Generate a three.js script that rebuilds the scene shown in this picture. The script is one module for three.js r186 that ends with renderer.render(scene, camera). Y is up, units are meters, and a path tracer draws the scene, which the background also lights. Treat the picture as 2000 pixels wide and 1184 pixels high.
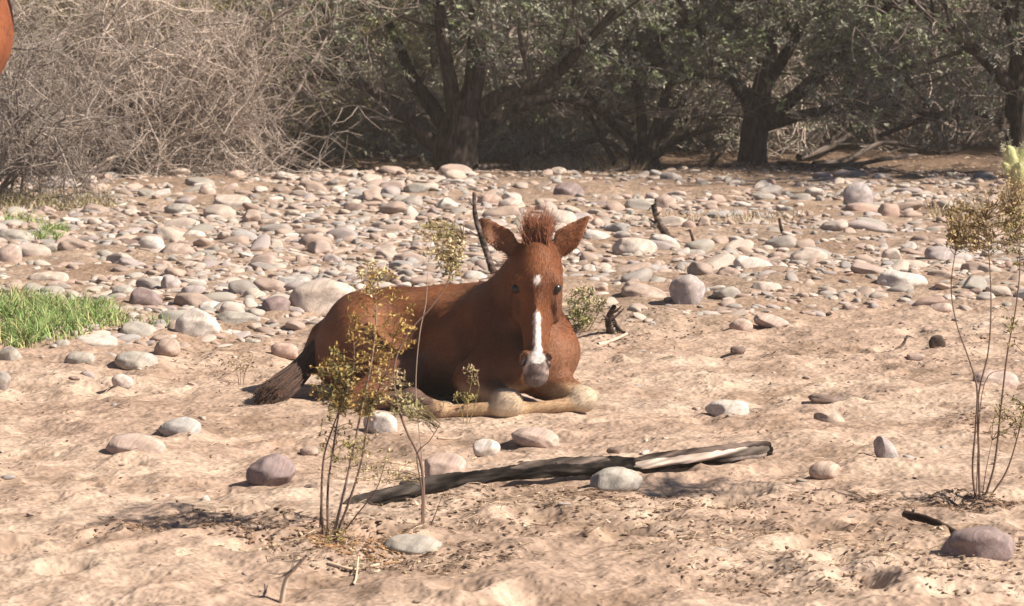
import * as THREE from 'three';
import { Sky } from 'three/addons/objects/Sky.js';
import { mergeVertices } from 'three/addons/utils/BufferGeometryUtils.js';
import { ImprovedNoise } from 'three/addons/math/ImprovedNoise.js';

// ---------------------------------------------------------------- camera, sky, sun, exposure
const scene = new THREE.Scene();
const EYE = 1.3, FOCAL = 5760, PITCH = Math.atan(624 / FOCAL);
const camera = new THREE.PerspectiveCamera(2 * Math.atan(592 / FOCAL) * 180 / Math.PI, 2000 / 1184, 0.1, 400);
camera.position.set(0, EYE, 9);
camera.rotation.x = -PITCH;
camera.focus = 9.0; camera.userData.fStop = 12;
scene.add(camera);

const sunDir = new THREE.Vector3(0.71, 0.67, 0.15).normalize();
const sky = new Sky();
sky.name = 'sky';
sky.scale.setScalar(300);
sky.userData.kind = 'structure';
sky.material.uniforms.sunPosition.value.copy(sunDir);
sky.material.uniforms.turbidity.value = 3;
sky.material.uniforms.rayleigh.value = 0.5;
sky.material.uniforms.mieCoefficient.value = 0.002;
scene.add(sky);
scene.environmentIntensity = 0.10;

const sun = new THREE.DirectionalLight(0xfff0e0, 5.0);
sun.name = 'sun';
sun.position.copy(sunDir).multiplyScalar(40);
sun.castShadow = true;
sun.shadow.radius = 1.6;
sun.shadow.mapSize.set(4096, 4096);
Object.assign(sun.shadow.camera, { left: -12, right: 12, top: 14, bottom: -14, near: 1, far: 90 });
sun.target.position.set(0, 0, -4);
scene.add(sun, sun.target);

const renderer = new THREE.WebGLRenderer({ antialias: true });
renderer.toneMapping = THREE.LinearToneMapping;
renderer.toneMappingExposure = 2.0;
renderer.shadowMap.enabled = true;
scene.fog = new THREE.FogExp2(0xd8ccbc, 0.0019);   // dust in the air under the trees

// ---------------------------------------------------------------- small tools
function mulberry(a) {
  return () => { a |= 0; a = a + 0x6D2B79F5 | 0; let t = Math.imul(a ^ a >>> 15, 1 | a); t = t + Math.imul(t ^ t >>> 7, 61 | t) ^ t; return ((t ^ t >>> 14) >>> 0) / 4294967296; };
}
let rnd = mulberry(7);
const seed = (n) => { rnd = mulberry(n); };
const R = (a, b) => a + (b - a) * rnd();
const perlin = new ImprovedNoise();
const N = (x, y, z) => perlin.noise(x + 31.3, y + 17.7, z + 9.1);
const clamp = (x, a, b) => Math.min(b, Math.max(a, x));
const smooth = (a, b, x) => { const t = clamp((x - a) / (b - a), 0, 1); return t * t * (3 - 2 * t); };
const lerp = (a, b, t) => a + (b - a) * t;
const V = (x, y, z) => new THREE.Vector3(x, y, z);
const mix3 = (a, b, t) => [lerp(a[0], b[0], t), lerp(a[1], b[1], t), lerp(a[2], b[2], t)];
const taken = {};
function numbered(name) {
  const n = taken[name] = (taken[name] ?? -1) + 1;
  return n ? `${name}_${String(n).padStart(3, '0')}` : name;
}
function tag(o, label, category, group, kind) {
  if (label) o.userData.label = label;
  if (category) o.userData.category = category;
  if (group) o.userData.group = group;
  if (kind) o.userData.kind = kind;
  return o;
}
function thing(name, label, category, pos, group) {
  const o = new THREE.Group();
  o.name = numbered(name);
  if (pos) o.position.copy(pos);
  scene.add(o);
  return tag(o, label, category, group);
}
function shade(o) { o.castShadow = o.receiveShadow = true; return o; }
function part(parent, name, geo, mat) {
  const m = shade(new THREE.Mesh(geo, mat));
  m.name = name;
  parent.add(m);
  return m;
}
// survey of the place: the point a sight line of the photograph reaches at a given depth z, or on the ground
const cp = Math.cos(PITCH), sp = Math.sin(PITCH);
function at(px, py, z) {
  const dx = (px - 1000) / FOCAL, dy = -(py - 592) / FOCAL;
  const y = dy * cp - sp, zz = -cp - dy * sp, t = (z - 9) / zz;
  return V(dx * t, EYE + y * t, z);
}
function onFlat(px, py) {
  const dy = -(py - 592) / FOCAL, y = dy * cp - sp, zz = -cp - dy * sp, t = -EYE / y;
  return V((px - 1000) / FOCAL * t, 0, 9 + zz * t);
}
const scaleAt = (z) => FOCAL / ((9 - z) * cp + EYE * sp);

// a mesh collector: tubes, blades, leaves with a colour for every vertex
class Builder {
  constructor(origin) { this.p = []; this.n = []; this.c = []; this.i = []; this.o = origin || V(0, 0, 0); }
  vert(x, y, z, nx, ny, nz, c) { this.p.push(x - this.o.x, y - this.o.y, z - this.o.z); this.n.push(nx, ny, nz); this.c.push(c[0], c[1], c[2]); return this.p.length / 3 - 1; }
  tube(pts, rad, sides, col, cap = true) {
    const n = pts.length; let up = V(0.31, 0.2, 0.93), prev = -1;
    const T = V(), A = V(), B = V();
    for (let k = 0; k < n; k++) {
      T.subVectors(pts[Math.min(n - 1, k + 1)], pts[Math.max(0, k - 1)]).normalize();
      A.crossVectors(T, up).normalize(); B.crossVectors(A, T).normalize(); up.copy(B);
      const r = typeof rad === 'function' ? rad(k / (n - 1)) : lerp(rad[0], rad[1], k / (n - 1));
      const start = this.p.length / 3;
      for (let s = 0; s < sides; s++) {
        const a = s / sides * Math.PI * 2, ca = Math.cos(a), sa = Math.sin(a);
        const nx = A.x * ca + B.x * sa, ny = A.y * ca + B.y * sa, nz = A.z * ca + B.z * sa;
        const rr = Array.isArray(r) ? r[s] : r;
        this.vert(pts[k].x + nx * rr, pts[k].y + ny * rr, pts[k].z + nz * rr, nx, ny, nz, typeof col === 'function' ? col(k / (n - 1), a, ny) : col);
      }
      if (k) for (let s = 0; s < sides; s++) {
        const a = prev + s, b = prev + (s + 1) % sides, c = start + s, d = start + (s + 1) % sides;
        this.i.push(a, c, b, b, c, d);
      }
      prev = start;
    }
    if (cap && sides > 3) for (const [st, e, sg] of [[0, 0, -1], [n - 1, prev, 1]]) {
      const base = sg < 0 ? prev - (n - 1) * sides : prev;
      T.subVectors(pts[Math.min(n - 1, st + 1)], pts[Math.max(0, st - 1)]).normalize().multiplyScalar(sg);
      const ring = [];
      for (let s = 0; s < sides; s++) { const q = (base + s) * 3; ring.push(this.vert(this.p[q] + this.o.x, this.p[q + 1] + this.o.y, this.p[q + 2] + this.o.z, T.x, T.y, T.z, [this.c[q], this.c[q + 1], this.c[q + 2]])); }
      for (let s = 1; s < sides - 1; s++) sg > 0 ? this.i.push(ring[0], ring[s], ring[s + 1]) : this.i.push(ring[0], ring[s + 1], ring[s]);
    }
  }
  leaf(p, dir, side, len, wid, c) {   // a folded diamond
    const nrm = V().crossVectors(dir, side).normalize(), m = len * 0.5;
    const f = wid * 0.25;
    const a = this.vert(p.x, p.y, p.z, nrm.x, nrm.y, nrm.z, c);
    const b = this.vert(p.x + dir.x * m + side.x * wid / 2 + nrm.x * f, p.y + dir.y * m + side.y * wid / 2 + nrm.y * f, p.z + dir.z * m + side.z * wid / 2 + nrm.z * f, nrm.x, nrm.y, nrm.z, c);
    const d = this.vert(p.x + dir.x * m - side.x * wid / 2 + nrm.x * f, p.y + dir.y * m - side.y * wid / 2 + nrm.y * f, p.z + dir.z * m - side.z * wid / 2 + nrm.z * f, nrm.x, nrm.y, nrm.z, c);
    const e = this.vert(p.x + dir.x * len, p.y + dir.y * len, p.z + dir.z * len, nrm.x, nrm.y, nrm.z, c);
    this.i.push(a, e, b, a, d, e);
  }
  blade(p, dir, side, len, wid, bend, c) {   // a grass blade of three segments
    let q = p.clone(), d = dir.clone(), prev = null;
    for (let k = 0; k <= 3; k++) {
      const w = wid * (1 - k / 3.05) / 2, nrm = V().crossVectors(d, side).normalize();
      const a = this.vert(q.x - side.x * w, q.y - side.y * w, q.z - side.z * w, nrm.x, nrm.y, nrm.z, c);
      const b = this.vert(q.x + side.x * w, q.y + side.y * w, q.z + side.z * w, nrm.x, nrm.y, nrm.z, c);
      if (prev !== null) this.i.push(prev, a, prev + 1, a, b, prev + 1);
      prev = a; q.addScaledVector(d, len / 3); d.add(bend).normalize();
    }
  }
  geometry() {
    const g = new THREE.BufferGeometry();
    g.setAttribute('position', new THREE.Float32BufferAttribute(this.p, 3));
    g.setAttribute('normal', new THREE.Float32BufferAttribute(this.n, 3));
    g.setAttribute('color', new THREE.Float32BufferAttribute(this.c, 3));
    const uv = new Float32Array(this.p.length / 3 * 2);
    for (let k = 0; k < uv.length / 2; k++) { uv[2 * k] = this.p[3 * k] + this.p[3 * k + 2] * 0.7; uv[2 * k + 1] = this.p[3 * k + 1] + this.p[3 * k + 2] * 0.3; }
    g.setAttribute('uv', new THREE.BufferAttribute(uv, 2));
    g.setIndex(this.i);
    return g;
  }
  build(parent, name, mat) { return part(parent, name, this.geometry(), mat); }
}
function curve(pts, n) { return new THREE.CatmullRomCurve3(pts).getPoints(n); }
function rdir(yb = 0) { const a = R(0, Math.PI * 2), y = clamp(R(-1, 1) + yb, -1, 1), r = Math.sqrt(Math.max(0, 1 - y * y)); return V(Math.cos(a) * r, y, Math.sin(a) * r); }

// ---------------------------------------------------------------- textures (grain only)
function grain(size, fn, srgb) {
  const d = new Uint8Array(size * size * 4);
  for (let y = 0; y < size; y++) for (let x = 0; x < size; x++) {
    const c = fn(x, y), k = (y * size + x) * 4;
    d[k] = c[0]; d[k + 1] = c[1]; d[k + 2] = c[2]; d[k + 3] = 255;
  }
  const t = new THREE.DataTexture(d, size, size);
  t.wrapS = t.wrapT = THREE.RepeatWrapping; t.magFilter = THREE.LinearFilter; t.minFilter = THREE.LinearMipmapLinearFilter; t.generateMipmaps = true;
  if (srgb) t.colorSpace = THREE.SRGBColorSpace;
  t.needsUpdate = true;
  return t;
}
function tileNoise(size, period, sd) {   // wrapping value noise in 0..1
  const r = mulberry(sd), g = new Float32Array(period * period).map(() => r());
  return (x, y) => {
    const u = x / size * period, v = y / size * period, i = Math.floor(u), j = Math.floor(v);
    const f = (t) => t * t * (3 - 2 * t), a = f(u - i), b = f(v - j), q = (m, n) => g[(n % period) * period + m % period];
    return lerp(lerp(q(i, j), q(i + 1, j), a), lerp(q(i, j + 1), q(i + 1, j + 1), a), b);
  };
}
seed(3);
const tn = [16, 48, 128, 256].map((p, k) => tileNoise(512, p, 40 + k));
const sandMap = grain(512, (x, y) => {
  const f = 0.25 * tn[0](x, y) + 0.25 * tn[1](x, y) + 0.28 * tn[2](x, y) + 0.22 * tn[3](x, y), s = rnd();
  let v = 205 + (f - 0.5) * 120; if (s < 0.02) v -= 70; else if (s > 0.985) v += 25;
  v = clamp(v, 60, 255); return [v, v * 0.985, v * 0.965];
}, true);
const sandBump = grain(512, (x, y) => { const v = clamp(128 + (0.4 * tn[1](x, y) + 0.4 * tn[2](x, y) + 0.2 * tn[3](x, y) - 0.5) * 300, 0, 255); return [v, v, v]; });
const stoneMap = grain(256, (x, y) => {
  const f = 0.4 * tn[0](x * 2, y * 2) + 0.35 * tn[1](x * 2, y * 2) + 0.25 * tn[3](x, y), s = rnd();
  let v = 222 + (f - 0.5) * 90; if (s < 0.03) v -= 40; v = clamp(v, 80, 255); return [v, v, v];
}, true);
const barkMap = grain(256, (x, y) => { const v = clamp(190 + (0.5 * tn[1](x * 2, y / 2) + 0.5 * tn[2](x * 2, y / 2) - 0.5) * 260, 40, 255); return [v, v, v]; }, true);

const woodMap = grain(256, (x, y) => { const v = clamp(185 + (0.5 * tn[1](x / 2, y * 2) + 0.5 * tn[2](x / 2, y * 2) - 0.5) * 300, 30, 255); return [v, v, v]; }, true);

const M = {
  sand: new THREE.MeshPhysicalMaterial({ vertexColors: true, roughness: 1, specularIntensity: 0.25, map: sandMap, bumpMap: sandBump, bumpScale: 0.009 }),
  stone: new THREE.MeshStandardMaterial({ vertexColors: true, roughness: 0.92, map: stoneMap, bumpMap: stoneMap, bumpScale: 0.0015 }),
  bark: new THREE.MeshPhysicalMaterial({ vertexColors: true, roughness: 0.95, specularIntensity: 0.2, map: barkMap, bumpMap: barkMap, bumpScale: 0.006 }),
  twig: new THREE.MeshPhysicalMaterial({ vertexColors: true, roughness: 0.9, specularIntensity: 0.2 }),
  wood: new THREE.MeshPhysicalMaterial({ vertexColors: true, roughness: 0.95, specularIntensity: 0.15, map: woodMap, bumpMap: woodMap, bumpScale: 0.004 }),
  leaf: new THREE.MeshStandardMaterial({ vertexColors: true, roughness: 0.85, side: THREE.DoubleSide }),
  grass: new THREE.MeshStandardMaterial({ vertexColors: true, roughness: 0.75, side: THREE.DoubleSide }),
  litter: new THREE.MeshPhysicalMaterial({ color: 0xffffff, roughness: 1, specularIntensity: 0.1, side: THREE.DoubleSide }),
  pebble: new THREE.MeshStandardMaterial({ color: 0xffffff, roughness: 0.92, map: stoneMap }),
  coat: new THREE.MeshPhysicalMaterial({ vertexColors: true, roughness: 0.75, specularIntensity: 0.4 }),
  hair: new THREE.MeshStandardMaterial({ vertexColors: true, roughness: 0.65, side: THREE.DoubleSide }),
  eye: new THREE.MeshStandardMaterial({ color: new THREE.Color(0.012, 0.008, 0.006), roughness: 0.3 }),
  spine: new THREE.MeshStandardMaterial({ vertexColors: true, roughness: 0.6 }),
};

// ---------------------------------------------------------------- terrain
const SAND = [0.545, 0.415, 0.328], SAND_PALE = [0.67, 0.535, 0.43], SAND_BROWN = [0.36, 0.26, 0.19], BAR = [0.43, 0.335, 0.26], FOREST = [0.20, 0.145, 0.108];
const dents = [];
for (const [px, py, r, d] of [[30, 1085, 0.055, 0.035], [130, 1128, 0.06, 0.03], [175, 800, 0.05, 0.02], [330, 1058, 0.09, 0.015], [500, 1085, 0.08, 0.02], [560, 860, 0.04, 0.012], [255, 905, 0.06, 0.025], [1400, 980, 0.1, 0.022], [1530, 1020, 0.08, 0.02], [1290, 980, 0.07, 0.015], [1640, 985, 0.07, 0.02], [1340, 1140, 0.06, 0.022], [1030, 1165, 0.07, 0.02], [1600, 790, 0.08, 0.02], [1350, 700, 0.08, 0.018], [1700, 720, 0.09, 0.018], [1240, 860, 0.06, 0.012]]) {
  const g = onFlat(px, py); dents.push([g.x, g.z, r, d]);
}
seed(19);
for (let k = 0; k < 120; k++) dents.push([R(-2, 2.4), R(-2.0, 2.9), R(0.035, 0.085), R(0.008, 0.026)]);
for (let k = 0; k < 34; k++) dents.push([R(-1.4, 1.5), R(1.0, 2.9), R(0.045, 0.085), R(0.018, 0.034)]);   // hoof-churned hollows
// outline in the photograph: centre, width, height, tilt in degrees (clockwise), tone, label
const STONES = [
  [35, 468, 82, 36, 14, 'green', 'long grey-green stone at the left edge beside a small grass tuft'],
  [20, 505, 54, 52, 10, 'pink', 'blunt pinkish stone at the left edge above the green grass patch'],
  [46, 492, 22, 14, 0, 'white', 'tiny white stone squeezed between the two stones at the left edge'],
  [96, 548, 76, 34, 0, 'cream', 'pale flat stone just behind the top of the green grass patch'],
  [160, 490, 88, 34, 16, 'tan', 'long tan stone sloping down right beyond the grass patch'],
  [192, 526, 26, 27, 0, 'white', 'small round white stone beyond the right end of the grass patch'],
  [248, 484, 52, 36, 0, 'brown', 'dull brown stone touching the left of a pale upright egg-shaped stone'],
  [296, 486, 52, 44, 12, 'white', 'pale pinkish white egg-shaped stone standing out of the left bar'],
  [344, 497, 76, 40, 8, 'tan', 'broad pinkish tan stone right of the pale egg-shaped stone'],
  [376, 519, 48, 18, 4, 'cream', 'thin pale slab lying against the broad tan stone'],
  [404, 544, 64, 26, 14, 'grey', 'flat grey stone tilting right in the middle of the left bar'],
  [321, 524, 32, 28, 20, 'salmon', 'small pink stone propped above an oval pale one'],
  [305, 556, 38, 30, -8, 'white', 'oval pale pink stone below the small pink stone'],
  [228, 497, 46, 22, 10, 'grey', 'low grey stone tucked under the dull brown stone'],
  [262, 521, 64, 27, 20, 'lilac', 'mauve grey stone sloping down right on the left bar'],
  [241, 574, 48, 34, 0, 'green', 'rounded grey stone right behind the end of the grass patch'],
  [284, 587, 64, 44, 6, 'purple', 'mauve brown stone in front of the rounded grey one'],
  [333, 560, 40, 42, 0, 'lilac', 'blocky mauve stone beside the oval pale pink stone'],
  [376, 576, 54, 38, -10, 'lilac', 'pale mauve stone right of the blocky mauve one'],
  [358, 555, 20, 17, 0, 'cream', 'tiny pale round stone on top of the mauve stones'],
  [360, 590, 58, 20, 0, 'grey', 'flat grey stone just behind the largest pale boulder of the left bar'],
  [385, 640, 90, 74, 6, 'white', 'large pale rounded boulder at the front of the left bar'],
  [462, 631, 98, 42, 6, 'green', 'long flat grey-green stone right of the large pale boulder'],
  [539, 606, 60, 48, 0, 'purple', 'dark mauve stone left of the big cream boulder behind the rump'],
  [632, 590, 140, 78, -8, 'cream', 'biggest cream boulder right behind the rump of the lying foal'],
  [572, 557, 66, 38, 0, 'blue', 'pale blue-grey stone on top of the pile behind the cream boulder'],
  [600, 537, 60, 32, -6, 'cream', 'pale cream stone at the back of the pile behind the cream boulder'],
  [272, 654, 80, 46, 14, 'green', 'pale green-grey oval stone tilting right beside the grass patch'],
  [192, 672, 86, 34, 4, 'white', 'long whitish stone at the lower front of the grass patch'],
  [124, 678, 38, 26, -10, 'green', 'small grey-green stone half hidden in the front of the grass'],
  [245, 678, 30, 20, 0, 'grey', 'small grey stone between the whitish long stone and a brown round one'],
  [325, 680, 52, 37, 0, 'tan', 'round grey-brown stone at the foot of the large pale boulder'],
  [156, 705, 58, 34, 4, 'green', 'grey stone on the sand below the long whitish stone'],
  [208, 702, 46, 24, 0, 'grey', 'low grey stone sunk between two bigger ones below the grass'],
  [268, 708, 84, 40, 4, 'green', 'flat grey-green stone nearest the sand in front of the left bar'],
  [18, 698, 46, 42, 0, 'green', 'grey stone at the left edge below the grass patch'],
  [3, 745, 34, 36, 0, 'grey', 'grey stone cut by the left edge, below the others'],
  [238, 746, 42, 26, 10, 'white', 'pale stone half sunk in the sand below the left bar'],
  [440, 655, 22, 20, 0, 'white', 'little bright white stone at the right foot of the large pale boulder'],
  [556, 686, 56, 30, 6, 'salmon', 'flat reddish pink stone on the sand just left of the rump'],
  [493, 666, 34, 13, 4, 'green', 'thin grey-green pebble in front of the long flat stone'],
  [213, 613, 50, 30, 0, 'green', 'grey-green stone touching the right end of the grass'],
  [204, 588, 32, 25, 0, 'grey', 'small grey stone beyond the right end of the grass'],
  [330, 600, 34, 18, 0, 'white', 'small white stone in front of the mauve stones'],
  [408, 602, 56, 26, -8, 'white', 'pinkish white stone leaning behind the large pale boulder'],
  [497, 583, 46, 38, 16, 'cream', 'pale stone leaning left of the dark mauve stone'],
  [454, 402, 74, 42, 0, 'cream', 'large cream stone near the back of the left bar'],
  [404, 379, 36, 30, 20, 'pink', 'pinkish stone just behind the large cream stone at the back'],
  [354, 413, 66, 28, 4, 'green', 'oval pale green-grey stone left of the large cream stone at the back'],
  [310, 414, 50, 24, -6, 'tan', 'tan stone at the back of the left bar beside the green-grey oval'],
  [691, 411, 40, 30, 0, 'brown', 'dark brown stone alone at the back of the bar left of the stick'],
  [255, 418, 42, 18, 0, 'cream', 'small flat pale stone at the back left of the bar'],
  [380, 462, 46, 22, 0, 'white', 'flat whitish stone in the middle of the left bar'],
  [376, 440, 38, 18, 0, 'cream', 'small cream stone below the green-grey oval'],
  [656, 378, 26, 24, 0, 'white', 'small pale round stone at the shade line left of the dark brown stone'],
  [472, 500, 56, 19, 4, 'grey', 'thin grey slab in the middle of the bar left of the foal'],
  [443, 522, 62, 21, 8, 'green', 'greenish slab below the thin grey slab'],
  [931, 546, 54, 34, 0, 'white', 'white rounded stone at the foot of the upright stick'],
  [932, 514, 46, 26, 0, 'blue', 'pale blue-grey stone behind the white stone at the stick'],
  [955, 396, 52, 32, 0, 'salmon', 'salmon pink stone behind the left ear of the foal'],
  [1000, 404, 54, 34, 6, 'cream', 'cream stone behind the forelock, right of the salmon one'],
  [1090, 430, 78, 42, 10, 'cream', 'big cream stone behind the ears of the foal'],
  [1112, 379, 56, 40, 6, 'purple', 'mauve grey stone in the tree shade behind the foal'],
  [1180, 403, 68, 22, 4, 'purple', 'flat brownish stone right of the foal at the shade line'],
  [1167, 467, 62, 30, 16, 'white', 'pale stone tilted beside the right ear of the foal'],
  [1240, 489, 90, 44, 4, 'cream', 'big cream oval stone right of the foal below the broken branch'],
  [1298, 478, 62, 36, 22, 'white', 'pale stone leaning against the right end of the big cream oval'],
  [1674, 389, 60, 58, 0, 'lilac', 'tall pale mauve boulder standing at the edge of the shade at right'],
  [1703, 426, 42, 24, 10, 'lilac', 'small mauve stone in front of the tall mauve boulder'],
  [1300, 399, 44, 38, 0, 'pink', 'pink stone behind the broken branch'],
  [1580, 504, 76, 38, 4, 'cream', 'cream oval stone in the middle of the right bar'],
  [1523, 505, 50, 25, 0, 'tan', 'tan stone touching the left of the cream oval on the right bar'],
  [1474, 525, 80, 42, 16, 'white', 'whitish long stone tilting right on the right bar'],
  [1424, 539, 50, 30, 14, 'tan', 'tan stone at the left foot of the whitish tilted stone'],
  [1434, 511, 52, 26, 0, 'sand', 'sandy coloured stone behind the whitish tilted stone'],
  [1495, 488, 30, 20, 0, 'cream', 'small cream stone behind the tan stone of the right bar'],
  [1743, 501, 42, 30, 0, 'cream', 'roundish pale stone behind the biggest white stone at right'],
  [1775, 487, 30, 30, 0, 'white', 'small white upright stone beyond the roundish pale one'],
  [1808, 494, 42, 20, 0, 'pink', 'flat pinkish stone right of the small white upright one'],
  [1852, 501, 90, 36, 4, 'lilac', 'wide mauve grey stone left of the leafy sapling top'],
  [1790, 524, 68, 29, 14, 'cream', 'pale stone tilting right just behind the biggest white stone'],
  [1760, 554, 102, 50, 4, 'white', 'biggest white oval stone at the right of the stony bar'],
  [1342, 576, 70, 74, 0, 'lilac', 'upright lavender stone with one side in shadow right of the foal'],
  [1253, 577, 100, 38, 14, 'tan', 'long tan stone leaning down to the upright lavender stone'],
  [1290, 557, 56, 28, 16, 'green', 'grey-green stone behind the long tan stone'],
  [1285, 530, 52, 22, 4, 'blue', 'blue-grey slab above the grey-green stone'],
  [1495, 569, 60, 40, 0, 'cream', 'cream rounded stone sunk at the sand edge below the tilted whitish stone'],
  [1506, 628, 70, 29, 14, 'pink', 'flat pinkish stone lying alone on the sand right of the foal'],
  [1447, 637, 44, 30, 0, 'sand', 'sand-coloured stone half buried left of the flat pinkish stone'],
  [1441, 681, 30, 19, 0, 'brown', 'small brown stone alone on the open sand right of the foal'],
  [1308, 612, 42, 19, 4, 'cream', 'flat cream pebble at the foot of the upright lavender stone'],
  [1327, 598, 32, 16, 30, 'white', 'thin white pebble leaning on the upright lavender stone'],
  [1658, 539, 62, 28, 8, 'pink', 'pinkish stone left of the biggest white stone'],
  [1662, 602, 38, 15, 6, 'tan', 'thin tan pebble on the sand below the biggest white stone'],
  [1888, 581, 38, 22, 0, 'tan', 'tan stone behind the stems of the right sapling'],
  [1838, 602, 46, 20, 0, 'pink', 'flat pink stone left of the stems of the right sapling'],
  [1945, 746, 92, 42, 4, 'pink', 'pink stone behind the stems of the right sapling, nearer than the others'],
  [1788, 698, 38, 16, 0, 'tan', 'low tan stone on the sand left of the right sapling'],
  [1667, 476, 26, 22, 0, 'tan', 'small tan stone at the back of the right bar below the tall boulder'],
  [1952, 566, 32, 19, 0, 'white', 'small white stone between the stems of the right sapling'],
  [1972, 507, 42, 15, 8, 'white', 'white slab under the leafy top of the right sapling'],
  [1167, 561, 60, 21, 8, 'grey', 'grey slab behind the green weed at the chest of the foal'],
  [1345, 526, 30, 20, 0, 'cream', 'small cream stone right of the blue-grey slab'],
  [1356, 499, 48, 22, 0, 'grey', 'grey stone behind the small cream stone'],
  [1150, 531, 30, 30, 0, 'white', 'whitish lilac stone right of the cheek of the foal'],
  [350, 841, 82, 48, 2, 'blue', 'smooth pale grey-blue stone on the front sand left of the foal'],
  [262, 873, 118, 44, 4, 'pink', 'long pinkish stone half buried left of the smooth pale grey one'],
  [528, 922, 92, 62, -18, 'purple', 'mauve brown wedge-shaped stone on the front sand'],
  [743, 831, 68, 50, 0, 'white', 'pinkish white round stone in front of the hind legs of the foal'],
  [950, 878, 52, 38, 0, 'white', 'small white stone on the sand below the folded forelegs'],
  [866, 920, 90, 62, 0, 'pink', 'pale pink round stone just behind the left end of the charred log'],
  [808, 1066, 110, 44, 6, 'green', 'grey-green stone half buried in litter at the foot of the front sapling'],
  [1048, 846, 92, 38, 10, 'pink', 'flat pale pink stone below the folded knees of the foal'],
  [1202, 941, 102, 52, -4, 'green', 'grey speckled oval stone lying against the front of the charred log'],
  [1422, 797, 84, 36, 0, 'white', 'whitish stone sunk in the sand right of the foal'],
  [1616, 780, 70, 18, 4, 'brown', 'flat dark brown clod on the sand at right'],
  [1622, 818, 62, 24, 4, 'sand', 'buried sand-coloured stone below the flat brown clod'],
  [1565, 857, 27, 23, 0, 'dark', 'small dark brown lump on the sand above the end of the log'],
  [1612, 920, 58, 36, 0, 'sand', 'sandy rounded stone half buried right of the log end'],
  [1735, 891, 86, 38, 58, 'lilac', 'grey mauve stone standing on edge steeply tilted at right'],
  [1913, 1071, 138, 76, -4, 'purple', 'large mauve stone at the lower right corner'],
  [1690, 1107, 70, 32, -6, 'cream', 'small cream stone on the sand at lower right'],
  [1996, 1062, 34, 28, 0, 'brown', 'brown stone cut by the right edge beside the large mauve stone'],
  [1200, 878, 32, 14, 0, 'brown', 'thin brown pebble just above the middle of the log'],
  [1831, 667, 32, 32, 0, 'dark', 'dark brown peaked clod on the sand left of the right sapling'],
  [540, 1020, 60, 22, 0, 'sand', 'sandy flat stone left of the front sapling stems'],
  [605, 958, 32, 22, 0, 'brown', 'little brown stone between the mauve wedge and the front sapling'],
  [605, 868, 40, 20, 0, 'tan', 'low tan lump of earth left of the pinkish white round stone'],
];
const banks = STONES.filter(([, cy, , h]) => cy + h * 0.44 > 600).map(([cx, cy, w, h]) => { const f = onFlat(cx, cy + h * 0.44), sc = scaleAt(f.z); return [f.x, f.z - w * 0.3 / sc, w * 0.62 / sc, h * 0.15 / sc]; });
// where the stony bar begins: z as a function of x
function barEdge(x) { return -1.75 + 0.35 * smooth(-0.6, -1.5, x) - 0.95 * smooth(0.1, 1.6, x) + 0.18 * N(x * 1.3, 4, 2); }
function ground(x, z) {
  const bar = smooth(0.25, -0.35, z - barEdge(x)), forest = smooth(-9.6, -11.2, z);
  let h = 0.030 * N(x * 0.9, z * 0.9, 1) + 0.026 * N(x * 2.6, z * 3.2, 5) + 0.017 * N(x * 6.3, z * 7.5, 8) + (1 - bar) * 0.011 * N(x * 14, z * 12, 11) + 0.004 * N(x * 32, z * 26, 3);
  if (z > -2.5) for (const [dx, dz, r, d] of dents) {
    const q = ((x - dx) ** 2 + (z - dz) ** 2) / (r * r);
    if (q < 6) h += d * (0.55 * Math.exp(-((Math.sqrt(q) - 1.25) ** 2) * 5) - Math.exp(-q * 1.1));
  }
  if (z > -2.5) for (const [bx, bz, r, d] of banks) { const q = ((x - bx) ** 2 + (z - bz) ** 2) / (r * r); if (q < 5) h += d * Math.exp(-q * q * 0.35) * (1 + 0.5 * N(x * 20, z * 20, bx)); }
  h += 0.03 * bar + 0.035 * Math.exp(-((z + 9.7) ** 2) / 0.6) + forest * 0.05 * N(x * 0.7, z * 0.7, 21);
  h += 0.012 * Math.exp(-(((x + 1.05) ** 2) + (z - 1.9) ** 2) * 2);
  const foal = Math.exp(-(((x + 0.1) / 0.55) ** 2) - (((z + 0.12) / 0.3) ** 2)); h *= 1 - 0.85 * foal;   // pressed flat under the foal
  return h + smooth(-30, -70, z) * 6;
}
function groundColor(x, z) {
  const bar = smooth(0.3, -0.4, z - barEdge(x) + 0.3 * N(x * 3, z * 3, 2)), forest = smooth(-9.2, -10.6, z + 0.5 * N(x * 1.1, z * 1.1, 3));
  let c = mix3(SAND, SAND_PALE, smooth(-0.25, 0.45, N(x * 1.7, z * 2.2, 14) + 0.4 * N(x * 7, z * 8, 4)));
  c = mix3(c, SAND_BROWN, 0.75 * smooth(0.12, 0.55, N(x * 2.1, z * 2.8, 33) + 0.55 * N(x * 9, z * 11, 7) + 0.3 * N(x * 30, z * 34, 2)));
  c = mix3(c, mix3(BAR, SAND_BROWN, smooth(-0.2, 0.5, N(x * 2, z * 2, 41))), bar * 0.8);
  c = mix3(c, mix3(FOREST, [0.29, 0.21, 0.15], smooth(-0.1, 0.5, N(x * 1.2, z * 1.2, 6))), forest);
  const s = 1 + 0.12 * N(x * 55, z * 60, 12);
  return [c[0] * s, c[1] * s, c[2] * s];
}
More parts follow.
